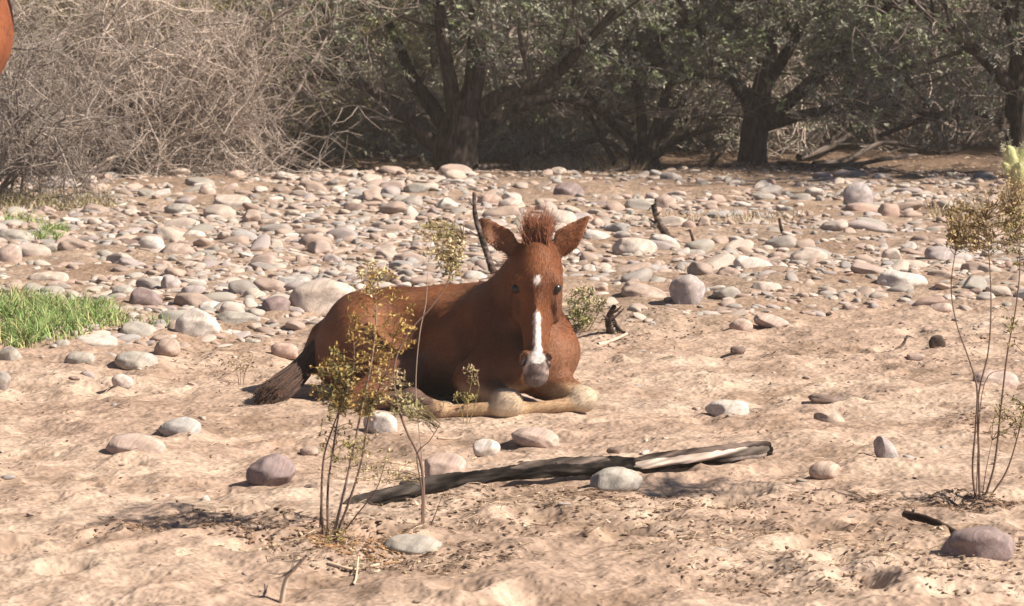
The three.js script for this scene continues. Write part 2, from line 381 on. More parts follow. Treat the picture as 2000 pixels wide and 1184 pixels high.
{
  const axis = (lo, hi, step, grow, far0, far1) => {
    const a = []; for (let v = lo; v <= hi; v += step) a.push(v);
    let s = step, v = a[a.length - 1]; while (v < far1) { s *= grow; v += s; a.push(v); }
    s = step; v = lo; while (v > far0) { s *= grow; v -= s; a.unshift(v); }
    return a;
  };
  const xs = axis(-2.3, 2.4, 0.018, 1.06, -140, 140), zs = axis(-2.6, 3.1, 0.018, 1.022, -160, 30);
  const nx = xs.length, nz = zs.length, pos = new Float32Array(nx * nz * 3), col = new Float32Array(nx * nz * 3), uv = new Float32Array(nx * nz * 2), idx = [];
  for (let j = 0; j < nz; j++) for (let i = 0; i < nx; i++) {
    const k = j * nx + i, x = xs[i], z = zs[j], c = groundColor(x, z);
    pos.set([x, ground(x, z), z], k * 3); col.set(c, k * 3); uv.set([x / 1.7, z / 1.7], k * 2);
    if (i && j) idx.push(k - nx - 1, k - 1, k - nx, k - nx, k - 1, k);
  }
  const g = new THREE.BufferGeometry();
  g.setAttribute('position', new THREE.BufferAttribute(pos, 3)); g.setAttribute('color', new THREE.BufferAttribute(col, 3)); g.setAttribute('uv', new THREE.BufferAttribute(uv, 2));
  g.setIndex(idx); g.computeVertexNormals();
  const m = shade(new THREE.Mesh(g, M.sand)); m.name = 'ground'; m.userData.kind = 'structure'; scene.add(m);
}
const foot = (px, py) => { const g = onFlat(px, py); g.y = ground(g.x, g.z); return g; };

// ---------------------------------------------------------------- river stones
const TONE = {
  cream: [0.60, 0.505, 0.42], white: [0.67, 0.60, 0.525], grey: [0.42, 0.375, 0.33], green: [0.44, 0.405, 0.345], pink: [0.54, 0.42, 0.35], lilac: [0.48, 0.415, 0.385],
  purple: [0.30, 0.23, 0.215], tan: [0.47, 0.365, 0.295], brown: [0.235, 0.17, 0.138], dark: [0.09, 0.06, 0.045], salmon: [0.54, 0.39, 0.315], blue: [0.46, 0.435, 0.40], sand: [0.54, 0.415, 0.33],
};
function stoneGeometry(sd, detail, a, b, c, tone, boxy = 0.9, rough = 1) {
  const g = mergeVertices(new THREE.IcosahedronGeometry(1, detail).deleteAttribute('normal').deleteAttribute('uv'), 1e-4), p = g.attributes.position, n = p.count;
  const col = new Float32Array(n * 3), uv = new Float32Array(n * 2), o = sd * 3.71;
  const pr = mulberry(sd * 977 + 5), flats = [...Array(4 + Math.floor(pr() * 4))].map(() => { const t = pr() * 6.283, y = pr() * 1.7 - 0.7, q = Math.sqrt(Math.max(0, 1 - y * y)); return [Math.cos(t) * q, y, Math.sin(t) * q, 0.66 + 0.28 * pr()]; });
  for (let k = 0; k < n; k++) {
    let x = p.getX(k), y = p.getY(k), z = p.getZ(k);
    const r = 1 + rough * (0.17 * N(x * 0.9 + o, y * 0.9, z * 0.9 - o) + 0.07 * N(x * 2.3 - o, y * 2.3, z * 2.3) + 0.018 * N(x * 7 + o, y * 7, z * 7));
    for (const [fx, fy, fz, fd] of flats) { const d = x * fx + y * fy + z * fz - fd; if (d > 0) { x -= fx * d * 0.8; y -= fy * d * 0.8; z -= fz * d * 0.8; } }
    const q = (t) => Math.sign(t) * Math.abs(t) ** boxy;
    const X = q(x) * r * a, Y = q(y) * r * b, Z = q(z) * r * c;
    p.setXYZ(k, X, Y, Z);
    const v = 1 + 0.16 * N(x * 2 + o, y * 2, z * 2) + 0.10 * N(x * 6, y * 6 + o, z * 6), w = 0.05 * N(x * 1.4, y * 1.4 - o, z * 1.4);
    if (tone) col.set([tone[0] * (v + w), tone[1] * v, tone[2] * (v - w)], k * 3); else col.set([v + w, v, v - w], k * 3);
    uv.set([X * 4 + Z * 2.2, Y * 4 + Z * 2.7], k * 2);
  }
  g.setAttribute('color', new THREE.BufferAttribute(col, 3)); g.setAttribute('uv', new THREE.BufferAttribute(uv, 2));
  g.computeVertexNormals();
  return g;
}
const keepOut = [];   // [x, z, r] so that loose pebbles do not pile into the big stones
seed(101);
let stoneSeed = 1;
const stoneThings = [];
function placeStone(cx, cy, w, h, tilt, tone, label, group, geoFn) {
  const front = onFlat(cx, cy + h * 0.44), s0 = scaleAt(front.z), a = w / 2 / s0, c = a * clamp(R(0.62, 0.95), 0, 1) * (Math.abs(tilt) > 40 ? 0.6 : 1);
  const zc = front.z - c * 0.75, p = at(cx, cy, zc), s = scaleAt(zc), b = h / 2 / s, g = ground(p.x, zc);
  const A = w / 2 / s;
  p.y = Math.min(p.y, g + b * 0.72);
  const m = shade(new THREE.Mesh(stoneGeometry(stoneSeed++, w > 60 ? 9 : 6, A * 1.02, b * 1.08, c, TONE[tone], 0.88), M.stone));
  m.name = numbered(tone === 'dark' || /clod|lump/.test(label) ? 'earth_clod' : 'river_stone');
  m.position.copy(p); m.rotation.z = -tilt * Math.PI / 180;
  tag(m, label, m.name.startsWith('earth') ? 'clod' : 'stone', group);
  scene.add(m); keepOut.push([p.x, zc, Math.max(A, c) * 0.92]); stoneThings.push(m);
}
for (const s of STONES) placeStone(...s, 'single stones on the bar and the sand');

// the rest of the cobbles, biggest first as things of their own, smaller ones as loose shingle
const free = (x, z, r, list) => { for (const [kx, kz, kr] of list) if ((x - kx) ** 2 + (z - kz) ** 2 < (r + kr) ** 2 * 0.8) return false; return true; };
const LANDMARKS = [[454, 402, 'large cream stone at the back left'], [691, 411, 'dark brown stone at the back'], [354, 413, 'green-grey oval stone at the back'], [955, 396, 'salmon stone behind the left ear'], [1090, 430, 'big cream stone behind the ears'], [1300, 399, 'pink stone behind the broken branch'], [1674, 389, 'tall mauve boulder'], [1112, 379, 'mauve stone in the shade'], [1530, 472, 'short dark stub'], [255, 418, 'small flat pale stone at the back'], [1852, 501, 'wide mauve stone by the sapling'],
  [296, 486, 'pale egg-shaped stone'], [385, 640, 'large pale boulder'], [632, 590, 'biggest cream boulder'], [539, 606, 'dark mauve stone'], [931, 546, 'white stone at the stick'], [1240, 489, 'big cream oval stone'], [1342, 576, 'upright lavender stone'], [1474, 525, 'whitish tilted stone'], [1760, 554, 'biggest white oval stone'], [1580, 504, 'cream oval of the right bar'], [472, 500, 'thin grey slab'], [35, 468, 'grey-green stone at the left edge']].map(([x, y, n]) => [onFlat(x, y + 12), n]);
const usedLabels = {};
function nameCobble(m, t, x, z) {
  const kind = { cream: 'cream', white: 'whitish', grey: 'grey', green: 'grey-green', pink: 'pinkish', lilac: 'mauve', tan: 'tan', purple: 'dark mauve', salmon: 'salmon', sand: 'sandy', blue: 'pale grey', brown: 'brown' }[t];
  let best = null, bd = 99; for (const [p, n] of LANDMARKS) { const d = Math.hypot(p.x - x, (p.z - z) * 0.6); if (d < bd) { bd = d; best = [p, n]; } }
  const dx = x - best[0].x, dz = (z - best[0].z) * 0.6, dir = Math.abs(dx) > Math.abs(dz) ? (dx < 0 ? 'left of' : 'right of') : dz < 0 ? 'behind' : 'in front of';
  const far = bd < 0.22 ? 'close ' : bd < 0.5 ? '' : 'well ', base = `${kind} cobble ${far}${dir} the ${best[1]}`, n = usedLabels[base] = (usedLabels[base] ?? 0) + 1;
  tag(m, n === 1 ? base : n === 2 ? 'another ' + base : `${['third', 'fourth', 'fifth', 'sixth'][n - 3] ?? 'further'} ${base}`, 'cobble', 'cobbles among the shingle of the bar');
}
const foalArea = (x, z) => ((x + 0.1) / 0.62) ** 2 + ((z + 0.15) / 0.42) ** 2 < 1;
const cobbleTones = [['cream', 7], ['white', 4], ['grey', 3], ['green', 4], ['pink', 3], ['lilac', 2], ['tan', 6], ['salmon', 1], ['sand', 6], ['blue', 2]].flatMap(([t, n]) => Array(n).fill(t));
{
  seed(211);
  const shapes = [...Array(9)].map((_, k) => stoneGeometry(300 + k, 5, 1, R(0.42, 0.75), R(0.65, 0.95), null, 0.9));
  const mats = {};
  const matFor = (t) => mats[t] ??= Object.assign(M.stone.clone(), { color: new THREE.Color().setRGB(...TONE[t]) });
  let made = 0, tries = 0; const placed = [...keepOut];
  while (made < 172 && tries++ < 40000) {
    const z = R(-10.4, -1.7), half = (9 - z) * 0.178, x = R(-half, half), w = R(0.042, 0.078) * (z < -5 ? 1.15 : 1);
    if (z > barEdge(x) - 0.1 || !free(x, z, w * 0.8, placed) || foalArea(x, z) || (x < -1.35 && z > -3.1 && z < -1.5 && x > -2.4)) continue;
    if (N(x * 0.8, z * 0.6, 50) < -0.28) continue;
    placed.push([x, z, w * 0.8]); keepOut.push([x, z, w * 0.8]); made++;
    const t = cobbleTones[Math.floor(rnd() * cobbleTones.length)];
    const m = shade(new THREE.Mesh(shapes[made % shapes.length], matFor(t)));
    m.name = numbered('cobble');
    m.scale.set(w * R(1, 1.35), w * R(0.7, 1.05), w);
    m.position.set(x, ground(x, z) + w * 0.12, z);
    m.rotation.set(R(-0.25, 0.25), R(0, 6.28), R(-0.25, 0.25));
    nameCobble(m, t, x, z);
    scene.add(m);
  }
  // shingle too small and too many to count
  const spots = [], grid = new Map(), key = (x, z) => Math.floor(x / 0.12) + ',' + Math.floor(z / 0.12);
  for (let k = 0; k < 70000 && spots.length < 9000; k++) {
    const z = 2.6 - 13.6 * Math.pow(rnd(), 0.85), half = (9 - z) * 0.19 + 0.15, x = R(-half, half);
    const inBar = z < barEdge(x) + 0.12 * R(-1, 1);
    let r = R(0.010, 0.029) * (rnd() < 0.22 ? 1.6 : 1) * (x < 0.3 ? 1.12 : 1); if (z < -5) r *= 1.15;
    if (!inBar) { if (rnd() > (z < -0.4 ? 0.06 : 0.02)) continue; r *= 0.45; }
    if (z < -10.3 && rnd() < 0.6) continue;
    if (inBar && N(x * 0.9 + 3, z * 0.7, 70) + 0.5 * N(x * 3, z * 3, 72) < -0.30 + 0.30 * smooth(-0.1, 1.3, x) + 0.1 * smooth(-6, -8, z) && rnd() < 0.85) continue;
    if (foalArea(x, z) || !free(x, z, r * 0.4, keepOut)) continue;
    const kk = key(x, z), cell = grid.get(kk) || []; let ok = true;
    for (const q of cell) if ((q[0] - x) ** 2 + (q[1] - z) ** 2 < ((q[2] + r) * 0.62) ** 2) { ok = false; break; }
    if (!ok) continue;
    cell.push([x, z, r]); grid.set(kk, cell); spots.push([x, z, r]);
  }
  const variants = 5, lists = [...Array(variants)].map(() => []);
  spots.forEach((s, k) => lists[k % variants].push(s));
  const root = thing('shingle', 'small mixed pebbles and shingle covering the stony bar and scattered on the sand', 'pebbles', null);
  root.userData.kind = 'stuff';
  const d = new THREE.Object3D(), cc = new THREE.Color();
  lists.forEach((L, v) => {
    const im = new THREE.InstancedMesh(stoneGeometry(600 + v, 3, 1, [0.45, 0.6, 0.5, 0.7, 0.4][v], 0.8, null, 0.9), M.pebble, L.length);
    im.geometry.deleteAttribute('color');
    L.forEach(([x, z, r], k) => {
      d.position.set(x, ground(x, z) - r * R(-0.05, 0.25), z); d.scale.set(r * R(0.9, 1.7), r * R(0.6, 1.1), r); d.rotation.set(R(-0.35, 0.35), R(0, 6.28), R(-0.35, 0.35)); d.updateMatrix();
      im.setMatrixAt(k, d.matrix);
      const t = TONE[cobbleTones[Math.floor(rnd() * cobbleTones.length)]], f = R(0.74, 1.08);
      im.setColorAt(k, cc.setRGB(t[0] * f, t[1] * f, t[2] * f));
    });
    im.name = 'pebbles'; im.userData.kind = 'stuff'; shade(im); root.add(im);
  });
}

// ---------------------------------------------------------------- animals: one smooth surface round a skeleton
const smin = (a, b, k) => { const h = Math.max(k - Math.abs(a - b), 0) / k; return Math.min(a, b) - h * h * k * 0.25; };
const smax = (a, b, k) => -smin(-a, -b, k);
function bone(a, ra, b, rb, k = 0.03) {
  const dx = b.x - a.x, dy = b.y - a.y, dz = b.z - a.z, l2 = dx * dx + dy * dy + dz * dz || 1e-9;
  return { k, f: (x, y, z) => { const px = x - a.x, py = y - a.y, pz = z - a.z, t = clamp((px * dx + py * dy + pz * dz) / l2, 0, 1); return Math.hypot(px - dx * t, py - dy * t, pz - dz * t) - (ra + (rb - ra) * t); } };
}
function blob(c, rx, ry, rz, euler, k = 0.03) {
  const m = new THREE.Matrix4().makeRotationFromEuler(new THREE.Euler(...(euler || [0, 0, 0]))).transpose().elements;
  return { k, f: (x, y, z) => {
    const px = x - c.x, py = y - c.y, pz = z - c.z;
    const X = (m[0] * px + m[4] * py + m[8] * pz) / rx, Y = (m[1] * px + m[5] * py + m[9] * pz) / ry, Z = (m[2] * px + m[6] * py + m[10] * pz) / rz;
    const k0 = Math.hypot(X, Y, Z), k1 = Math.hypot(X / rx, Y / ry, Z / rz); return k1 < 1e-6 ? -Math.min(rx, ry, rz) : k0 * (k0 - 1) / k1;
  } };
}
function surfaceNets(sdf, lo, hi, h) {
  const nx = Math.ceil((hi.x - lo.x) / h) + 1, ny = Math.ceil((hi.y - lo.y) / h) + 1, nz = Math.ceil((hi.z - lo.z) / h) + 1;
  const F = new Float32Array(nx * ny * nz).fill(1), B = 6, reach = B * h * 0.9 + 0.02;
  const id = (i, j, k) => (k * ny + j) * nx + i;
  for (let k = 0; k < nz; k += B) for (let j = 0; j < ny; j += B) for (let i = 0; i < nx; i += B) {
    const d = sdf(lo.x + (i + B / 2) * h, lo.y + (j + B / 2) * h, lo.z + (k + B / 2) * h), far = Math.abs(d) > reach;
    for (let c = k; c < Math.min(k + B, nz); c++) for (let b = j; b < Math.min(j + B, ny); b++) for (let a = i; a < Math.min(i + B, nx); a++)
      F[id(a, b, c)] = far ? d : sdf(lo.x + a * h, lo.y + b * h, lo.z + c * h);
  }
  const vid = new Int32Array(nx * ny * nz).fill(-1), pos = [], idx = [];
  const corners = [...Array(8)].map((_, c) => [c & 1, c >> 1 & 1, c >> 2 & 1]), edges = [[0, 1], [2, 3], [4, 5], [6, 7], [0, 2], [1, 3], [4, 6], [5, 7], [0, 4], [1, 5], [2, 6], [3, 7]];
  const v = new Float32Array(8);
  for (let k = 0; k < nz - 1; k++) for (let j = 0; j < ny - 1; j++) for (let i = 0; i < nx - 1; i++) {
    let neg = 0;
    for (let c = 0; c < 8; c++) { v[c] = F[id(i + corners[c][0], j + corners[c][1], k + corners[c][2])]; if (v[c] < 0) neg++; }
    if (!neg || neg === 8) continue;
    let x = 0, y = 0, z = 0, n = 0;
    for (const [a, b] of edges) if ((v[a] < 0) !== (v[b] < 0)) { const t = v[a] / (v[a] - v[b]), A = corners[a], Bc = corners[b]; x += A[0] + (Bc[0] - A[0]) * t; y += A[1] + (Bc[1] - A[1]) * t; z += A[2] + (Bc[2] - A[2]) * t; n++; }
    vid[id(i, j, k)] = pos.length / 3; pos.push(lo.x + (i + x / n) * h, lo.y + (j + y / n) * h, lo.z + (k + z / n) * h);
  }
  const quad = (a, b, c, d, flip) => { if (a < 0 || b < 0 || c < 0 || d < 0) return; flip ? idx.push(a, c, b, a, d, c) : idx.push(a, b, c, a, c, d); };
  for (let k = 1; k < nz - 1; k++) for (let j = 1; j < ny - 1; j++) for (let i = 1; i < nx - 1; i++) {
    const s = F[id(i, j, k)] < 0;
    if (s !== F[id(i + 1, j, k)] < 0) quad(vid[id(i, j - 1, k - 1)], vid[id(i, j, k - 1)], vid[id(i, j, k)], vid[id(i, j - 1, k)], !s);
    if (s !== F[id(i, j + 1, k)] < 0) quad(vid[id(i - 1, j, k - 1)], vid[id(i - 1, j, k)], vid[id(i, j, k)], vid[id(i, j, k - 1)], !s);
    if (s !== F[id(i, j, k + 1)] < 0) quad(vid[id(i - 1, j - 1, k)], vid[id(i, j - 1, k)], vid[id(i, j, k)], vid[id(i - 1, j, k)], !s);
  }
  const g = new THREE.BufferGeometry();
  g.setAttribute('position', new THREE.Float32BufferAttribute(pos, 3)); g.setIndex(idx); g.computeVertexNormals();
  return g;
}
function table(xs, ys) { return (t) => { if (t <= xs[0]) return ys[0]; for (let k = 1; k < xs.length; k++) if (t <= xs[k]) { const u = (t - xs[k - 1]) / (xs[k] - xs[k - 1]); return lerp(ys[k - 1], ys[k], u); } return ys[ys.length - 1]; }; }
const HF = [0, 0.05, 0.12, 0.18, 0.25, 0.32, 0.38, 0.45, 0.5, 0.57, 0.64, 0.7, 0.77, 0.81, 0.87, 0.92, 0.96, 1];
const headW = table(HF, [0.03, 0.058, 0.070, 0.076, 0.078, 0.075, 0.068, 0.060, 0.054, 0.049, 0.045, 0.041, 0.040, 0.041, 0.041, 0.040, 0.035, 0.016]);
const headFront = table(HF, [0.01, 0.035, 0.05, 0.056, 0.058, 0.055, 0.05, 0.047, 0.045, 0.043, 0.041, 0.040, 0.040, 0.040, 0.038, 0.034, 0.027, 0.01]);
const headBack = table(HF, [0.05, 0.08, 0.09, 0.10, 0.115, 0.125, 0.125, 0.115, 0.10, 0.08, 0.065, 0.056, 0.052, 0.050, 0.046, 0.042, 0.035, 0.014]);
// a head between poll and lips, with ears, eye sockets, nostrils and a mouth line; scale 1 is the foal
function makeHead(poll, lips, sideHint, scale, ears) {
  const u = lips.clone().sub(poll), L = u.length(); u.normalize();
  const s = sideHint.clone().addScaledVector(u, -sideHint.dot(u)).normalize(), n = V().crossVectors(u, s).normalize();   // n: out of the face
  const local = (x, y, z) => { const px = x - poll.x, py = y - poll.y, pz = z - poll.z; return [px * s.x + py * s.y + pz * s.z, px * u.x + py * u.y + pz * u.z, px * n.x + py * n.y + pz * n.z]; };
  const world = (a, f, c) => poll.clone().addScaledVector(s, a).addScaledVector(u, f * L).addScaledVector(n, c);
  const skull = { k: 0.018 * scale, f: (x, y, z) => {
    const [a, b, c] = local(x, y, z), f = clamp(b / L, 0, 1), w = headW(f) * scale, fr = headFront(f) * scale, bk = headBack(f) * scale;
    const hh = (fr + bk) / 2, cc = c - (fr - bk) / 2;
    const narrow = 1 - (0.16 + 0.36 * smooth(0.34, 0.5, f) * smooth(0.86, 0.74, f)) * smooth(-0.3, 1, cc / hh), A = Math.abs(a) / (w * narrow), C = Math.abs(cc) / hh;
    const ex = lerp(2.2, 1.75, smooth(0.36, 0.5, f) * smooth(0.86, 0.74, f)); let d = ((A ** ex + C ** ex) ** (1 / ex) - 1) * Math.min(w, hh);
    const over = b < 0 ? -b : b > L ? b - L : 0;
    return over ? Math.hypot(Math.max(d, 0), over) : d;
  } };
  const adds = [skull], cuts = [];
  for (const q of [-1, 1]) {
    adds.push(blob(world(q * 0.058 * scale, 0.295, 0.008 * scale), 0.020 * scale, 0.022 * scale, 0.022 * scale, null, 0.035 * scale));    // brow
    adds.push(blob(world(q * 0.034 * scale, 0.825, 0.020 * scale), 0.019 * scale, 0.027 * scale, 0.021 * scale, null, 0.016 * scale));   // nostril rim
    adds.push(blob(world(q * 0.060 * scale, 0.43, -0.05 * scale), 0.018 * scale, 0.055 * scale, 0.055 * scale, null, 0.03 * scale));     // cheek
    cuts.push([blob(world(q * 0.039 * scale, 0.835, 0.034 * scale), 0.010 * scale, 0.020 * scale, 0.016 * scale, [0, 0, q * 0.35]), 0.006]);
    cuts.push([blob(world(q * 0.083 * scale, 0.345, 0.016 * scale), 0.010 * scale, 0.015 * scale, 0.013 * scale, null), 0.008]);
  }
  cuts.push([bone(world(-0.03 * scale, 0.935, 0.03 * scale), 0.004, world(0.03 * scale, 0.935, 0.03 * scale), 0.004), 0.006]);
  for (const [base, tip, q] of ears) {
    const e = tip.clone().sub(base), len = e.length(); e.normalize();
    const fn = n.clone().addScaledVector(s, q * 0.22).addScaledVector(e, -n.dot(e)).normalize(), sd = V().crossVectors(e, fn).normalize();
    const W = 0.036 * scale;
    adds.push({ k: 0.012 * scale, f: (x, y, z) => {
      const px = x - base.x, py = y - base.y, pz = z - base.z, b = px * e.x + py * e.y + pz * e.z, a = px * sd.x + py * sd.y + pz * sd.z, c = px * fn.x + py * fn.y + pz * fn.z;
      const t = clamp(b / len, 0, 1), w = W * (t < 0.3 ? lerp(0.72, 1, t / 0.3) : 1 - ((t - 0.3) / 0.7) ** 1.7) + 0.003, th = 0.0085 * scale;
      const bowl = 16 / scale * a * a - 0.012 * scale * (1 - t), d = (Math.hypot(a / w, (c - bowl) / th) - 1) * th;
      const over = b < 0 ? -b : b > len ? b - len : 0; return over ? Math.hypot(Math.max(d, 0), over) : d;
    } });
  }
  return { adds, cuts, local, world, L, u, s, n };
}
function compose(adds, cuts, floorFn) {
  return (x, y, z) => {
    let d = 9; for (const b of adds) { const e = b.f(x, y, z); d = d > 8 ? e : smin(d, e, b.k); }
    for (const [c, k] of cuts) d = smax(d, -c.f(x, y, z), k);
    return d;
  };
}
function colorAll(g, fn) {
  const p = g.attributes.position, nn = g.attributes.normal, c = new Float32Array(p.count * 3);
  for (let k = 0; k < p.count; k++) c.set(fn(p.getX(k), p.getY(k), p.getZ(k), nn.getX(k), nn.getY(k), nn.getZ(k)), k * 3);
  g.setAttribute('color', new THREE.BufferAttribute(c, 3));
}
// short hairs lying along the flow of the coat
function fuzz(g, count, len, wid, flow, skip) {
  const p = g.attributes.position, n = g.attributes.normal, c = g.attributes.color, ix = g.index.array, T = ix.length / 3, cum = new Float32Array(T);
  const A = V(), B = V(), C = V(); let tot = 0;
  for (let t = 0; t < T; t++) { A.fromBufferAttribute(p, ix[3 * t]); B.fromBufferAttribute(p, ix[3 * t + 1]); C.fromBufferAttribute(p, ix[3 * t + 2]); B.sub(A); C.sub(A); tot += B.cross(C).length(); cum[t] = tot; }
  const b = new Builder();
  for (let k = 0; k < count; k++) {
    const q = rnd() * tot; let lo = 0, hi = T - 1; while (lo < hi) { const m = lo + hi >> 1; cum[m] < q ? lo = m + 1 : hi = m; }
    const i0 = ix[3 * lo], i1 = ix[3 * lo + 1], i2 = ix[3 * lo + 2]; let u = rnd(), v = rnd(); if (u + v > 1) { u = 1 - u; v = 1 - v; } const w = 1 - u - v;
    const mixv = (at_, f) => V(at_.getX(i0) * w + at_.getX(i1) * u + at_.getX(i2) * v, at_.getY(i0) * w + at_.getY(i1) * u + at_.getY(i2) * v, at_.getZ(i0) * w + at_.getZ(i1) * u + at_.getZ(i2) * v);
    const P = mixv(p), Nn = mixv(n).normalize(), col = mixv(c);
    if (skip && skip(P)) continue;
    const f = flow(P, Nn); f.addScaledVector(Nn, -f.dot(Nn)).normalize();
    const d = f.addScaledVector(Nn, R(0.08, 0.30)).add(rdir().multiplyScalar(0.25)).normalize(), sd = V().crossVectors(d, Nn).normalize(), l = len * R(0.6, 1.3), s = R(0.72, 1.28);
    const cc = [col.x * s, col.y * s, col.z * s], nrm = Nn.clone().lerp(rdir(), 0.2).normalize();
    const a0 = b.vert(P.x - sd.x * wid, P.y - sd.y * wid, P.z - sd.z * wid, nrm.x, nrm.y, nrm.z, cc), a1 = b.vert(P.x + sd.x * wid, P.y + sd.y * wid, P.z + sd.z * wid, nrm.x, nrm.y, nrm.z, cc);
    const a2 = b.vert(P.x + d.x * l, P.y + d.y * l, P.z + d.z * l, nrm.x, nrm.y, nrm.z, cc);
    b.i.push(a0, a1, a2);
  }
  return b;
}
const coatNoise = (x, y, z) => 1 + 0.16 * N(x * 7, y * 7, z * 7) + 0.12 * N(x * 22, y * 22, z * 22) + 0.08 * N(x * 60, y * 60, z * 60);

{ // ---- the lying foal
  seed(400);
  const J = at;
  const poll = J(1048, 466, 0.05), lips = J(1047, 755, 0.20);
  const head = makeHead(poll, lips, V(1, 0, 0), 0.99, [[J(1006, 492, 0.04), J(942, 429, 0.05), -1], [J(1083, 494, 0.04), J(1149, 424, 0.05), 1]]);
  const bones = [
    bone(J(720, 656, -0.29), 0.143, J(785, 660, -0.29), 0.152, 0.04), bone(J(785, 658, -0.29), 0.155, J(870, 663, -0.27), 0.166, 0.04), bone(J(870, 663, -0.27), 0.166, J(950, 664, -0.21), 0.163, 0.04),
    bone(J(950, 664, -0.21), 0.163, J(1025, 678, -0.13), 0.145, 0.05),
    bone(J(940, 618, -0.23), 0.085, J(1000, 612, -0.19), 0.09, 0.06),
    bone(J(1020, 620, -0.18), 0.10, J(1074, 688, -0.07), 0.095, 0.05), blob(J(1058, 705, -0.01), 0.085, 0.085, 0.07, null, 0.05),
    bone(J(985, 625, -0.07), 0.10, J(992, 705, 0.01), 0.10, 0.05), bone(J(985, 705, 0.01), 0.09, J(930, 742, 0.02), 0.06, 0.04),
    bone(J(1000, 622, -0.09), 0.13, J(1044, 528, -0.005), 0.088, 0.05),
    // hindquarters
    blob(J(684, 698, -0.25), 0.115, 0.115, 0.13, [0, 0, 0.4], 0.05), bone(J(712, 655, -0.22), 0.125, J(775, 728, -0.12), 0.085, 0.05),
    bone(J(778, 738, -0.11), 0.072, J(690, 786, -0.01), 0.044, 0.03), blob(J(684, 790, 0.0), 0.042, 0.034, 0.036, null, 0.02),
    bone(J(690, 790, 0.01), 0.032, J(800, 778, 0.06), 0.026, 0.02), blob(J(806, 778, 0.065), 0.034, 0.03, 0.03, null, 0.02), bone(J(806, 779, 0.065), 0.026, J(848, 796, 0.09), 0.023, 0.015), blob(J(872, 800, 0.1), 0.036, 0.024, 0.026, [0, 0, -0.3], 0.012),
    bone(J(636, 662, -0.31), 0.055, J(602, 712, -0.28), 0.03, 0.04),
    // near foreleg folded, knee towards the camera
    bone(J(925, 742, -0.01), 0.064, J(978, 782, 0.14), 0.036, 0.03), blob(J(992, 788, 0.17), 0.046, 0.045, 0.040, null, 0.014), blob(J(1004, 780, 0.185), 0.022, 0.026, 0.020, null, 0.015), blob(J(975, 800, 0.185), 0.020, 0.018, 0.018, null, 0.015),
    bone(J(980, 799, 0.17), 0.023, J(862, 804, 0.16), 0.019, 0.014), blob(J(856, 803, 0.16), 0.032, 0.028, 0.03, null, 0.016), bone(J(856, 804, 0.16), 0.024, J(820, 808, 0.15), 0.021, 0.012), blob(J(797, 808, 0.15), 0.030, 0.026, 0.027, [0, 0, 0.4], 0.01),
    // far foreleg
    bone(J(1062, 742, -0.03), 0.062, J(1128, 776, 0.07), 0.04, 0.03), blob(J(1141, 780, 0.09), 0.038, 0.040, 0.036, null, 0.013), blob(J(1152, 774, 0.10), 0.018, 0.022, 0.018, null, 0.012),
    bone(J(1130, 789, 0.1), 0.023, J(1018, 801, 0.12), 0.019, 0.014), blob(J(1012, 801, 0.12), 0.032, 0.028, 0.03, null, 0.016), bone(J(1012, 802, 0.12), 0.024, J(965, 806, 0.08), 0.022, 0.012),
    ...head.adds,
  ];
  // hollow of the flank, groove behind the shoulder and uneven muscle under the skin
  const hollows = [[blob(J(792, 628, -0.125), 0.055, 0.085, 0.030, [0, 0, -0.35]), 0.07], [blob(J(915, 668, -0.045), 0.022, 0.11, 0.020, [0, 0, 0.2]), 0.05], [blob(J(1040, 640, 0.035), 0.014, 0.07, 0.02, [0, 0, 0.1]), 0.03]];
  const plain = compose(bones, [...hollows, ...head.cuts]);
  const sdf = (x, y, z) => { const d = plain(x, y, z); if (Math.abs(d) > 0.03) return d; const trunk = x < -0.06 ? smooth(0.05, 0.12, y) : 0.25; return d + trunk * 0.006 * N(x * 8, y * 8, z * 8) + 0.0012 * N(x * 26, y * 26, z * 26); };
  const g = surfaceNets(sdf, V(-0.72, -0.03, -0.5), V(0.34, 0.68, 0.30), 0.006);
  const COAT = [0.100, 0.031, 0.011], COAT_LIGHT = [0.190, 0.070, 0.026], TAN = [0.44, 0.30, 0.175], WHITE = [0.74, 0.68, 0.62], MUZ = [0.155, 0.125, 0.115];
  const k1 = J(990, 788, 0.17), k2 = J(1140, 780, 0.09), hoofs = [J(797, 808, 0.15), J(872, 800, 0.1)];
  colorAll(g, (x, y, z, nx, ny, nz) => {
    const P = V(x, y, z), [a, b, c] = head.local(x, y, z), f = b / head.L, onHead = f > -0.02 && f < 1.05 && c > -0.14 && Math.abs(a) < 0.11 && head.adds[0].f(x, y, z) < 0.012;
    let col = mix3(COAT, COAT_LIGHT, smooth(-0.25, 0.55, N(x * 4, y * 4, z * 4) + 0.5 * N(x * 11, y * 9, z * 11) + 0.2));
    col = mix3(col, [0.200, 0.094, 0.050], clamp(0.32 + 0.9 * N(x * 5, y * 6, z * 5 + 4) + 0.5 * N(x * 16, y * 16, z * 16), 0, 0.75));                       // dust in the coat
    const low = smooth(0.10, 0.06, y + 0.02 * N(x * 14, y * 14, z * 14)) * smooth(0.03, 0.075, z);
    col = mix3(col, x < -0.24 && z < 0.115 ? [0.14, 0.09, 0.07] : TAN, low * 0.9);
    for (const [k, r] of [[k1, 0.062], [k2, 0.055]]) col = mix3(col, [0.60, 0.50, 0.36], 0.9 * smooth(r, r * 0.7, P.distanceTo(k)));
    for (const h of hoofs) if (P.distanceTo(h) < 0.036) col = [0.34, 0.27, 0.19];
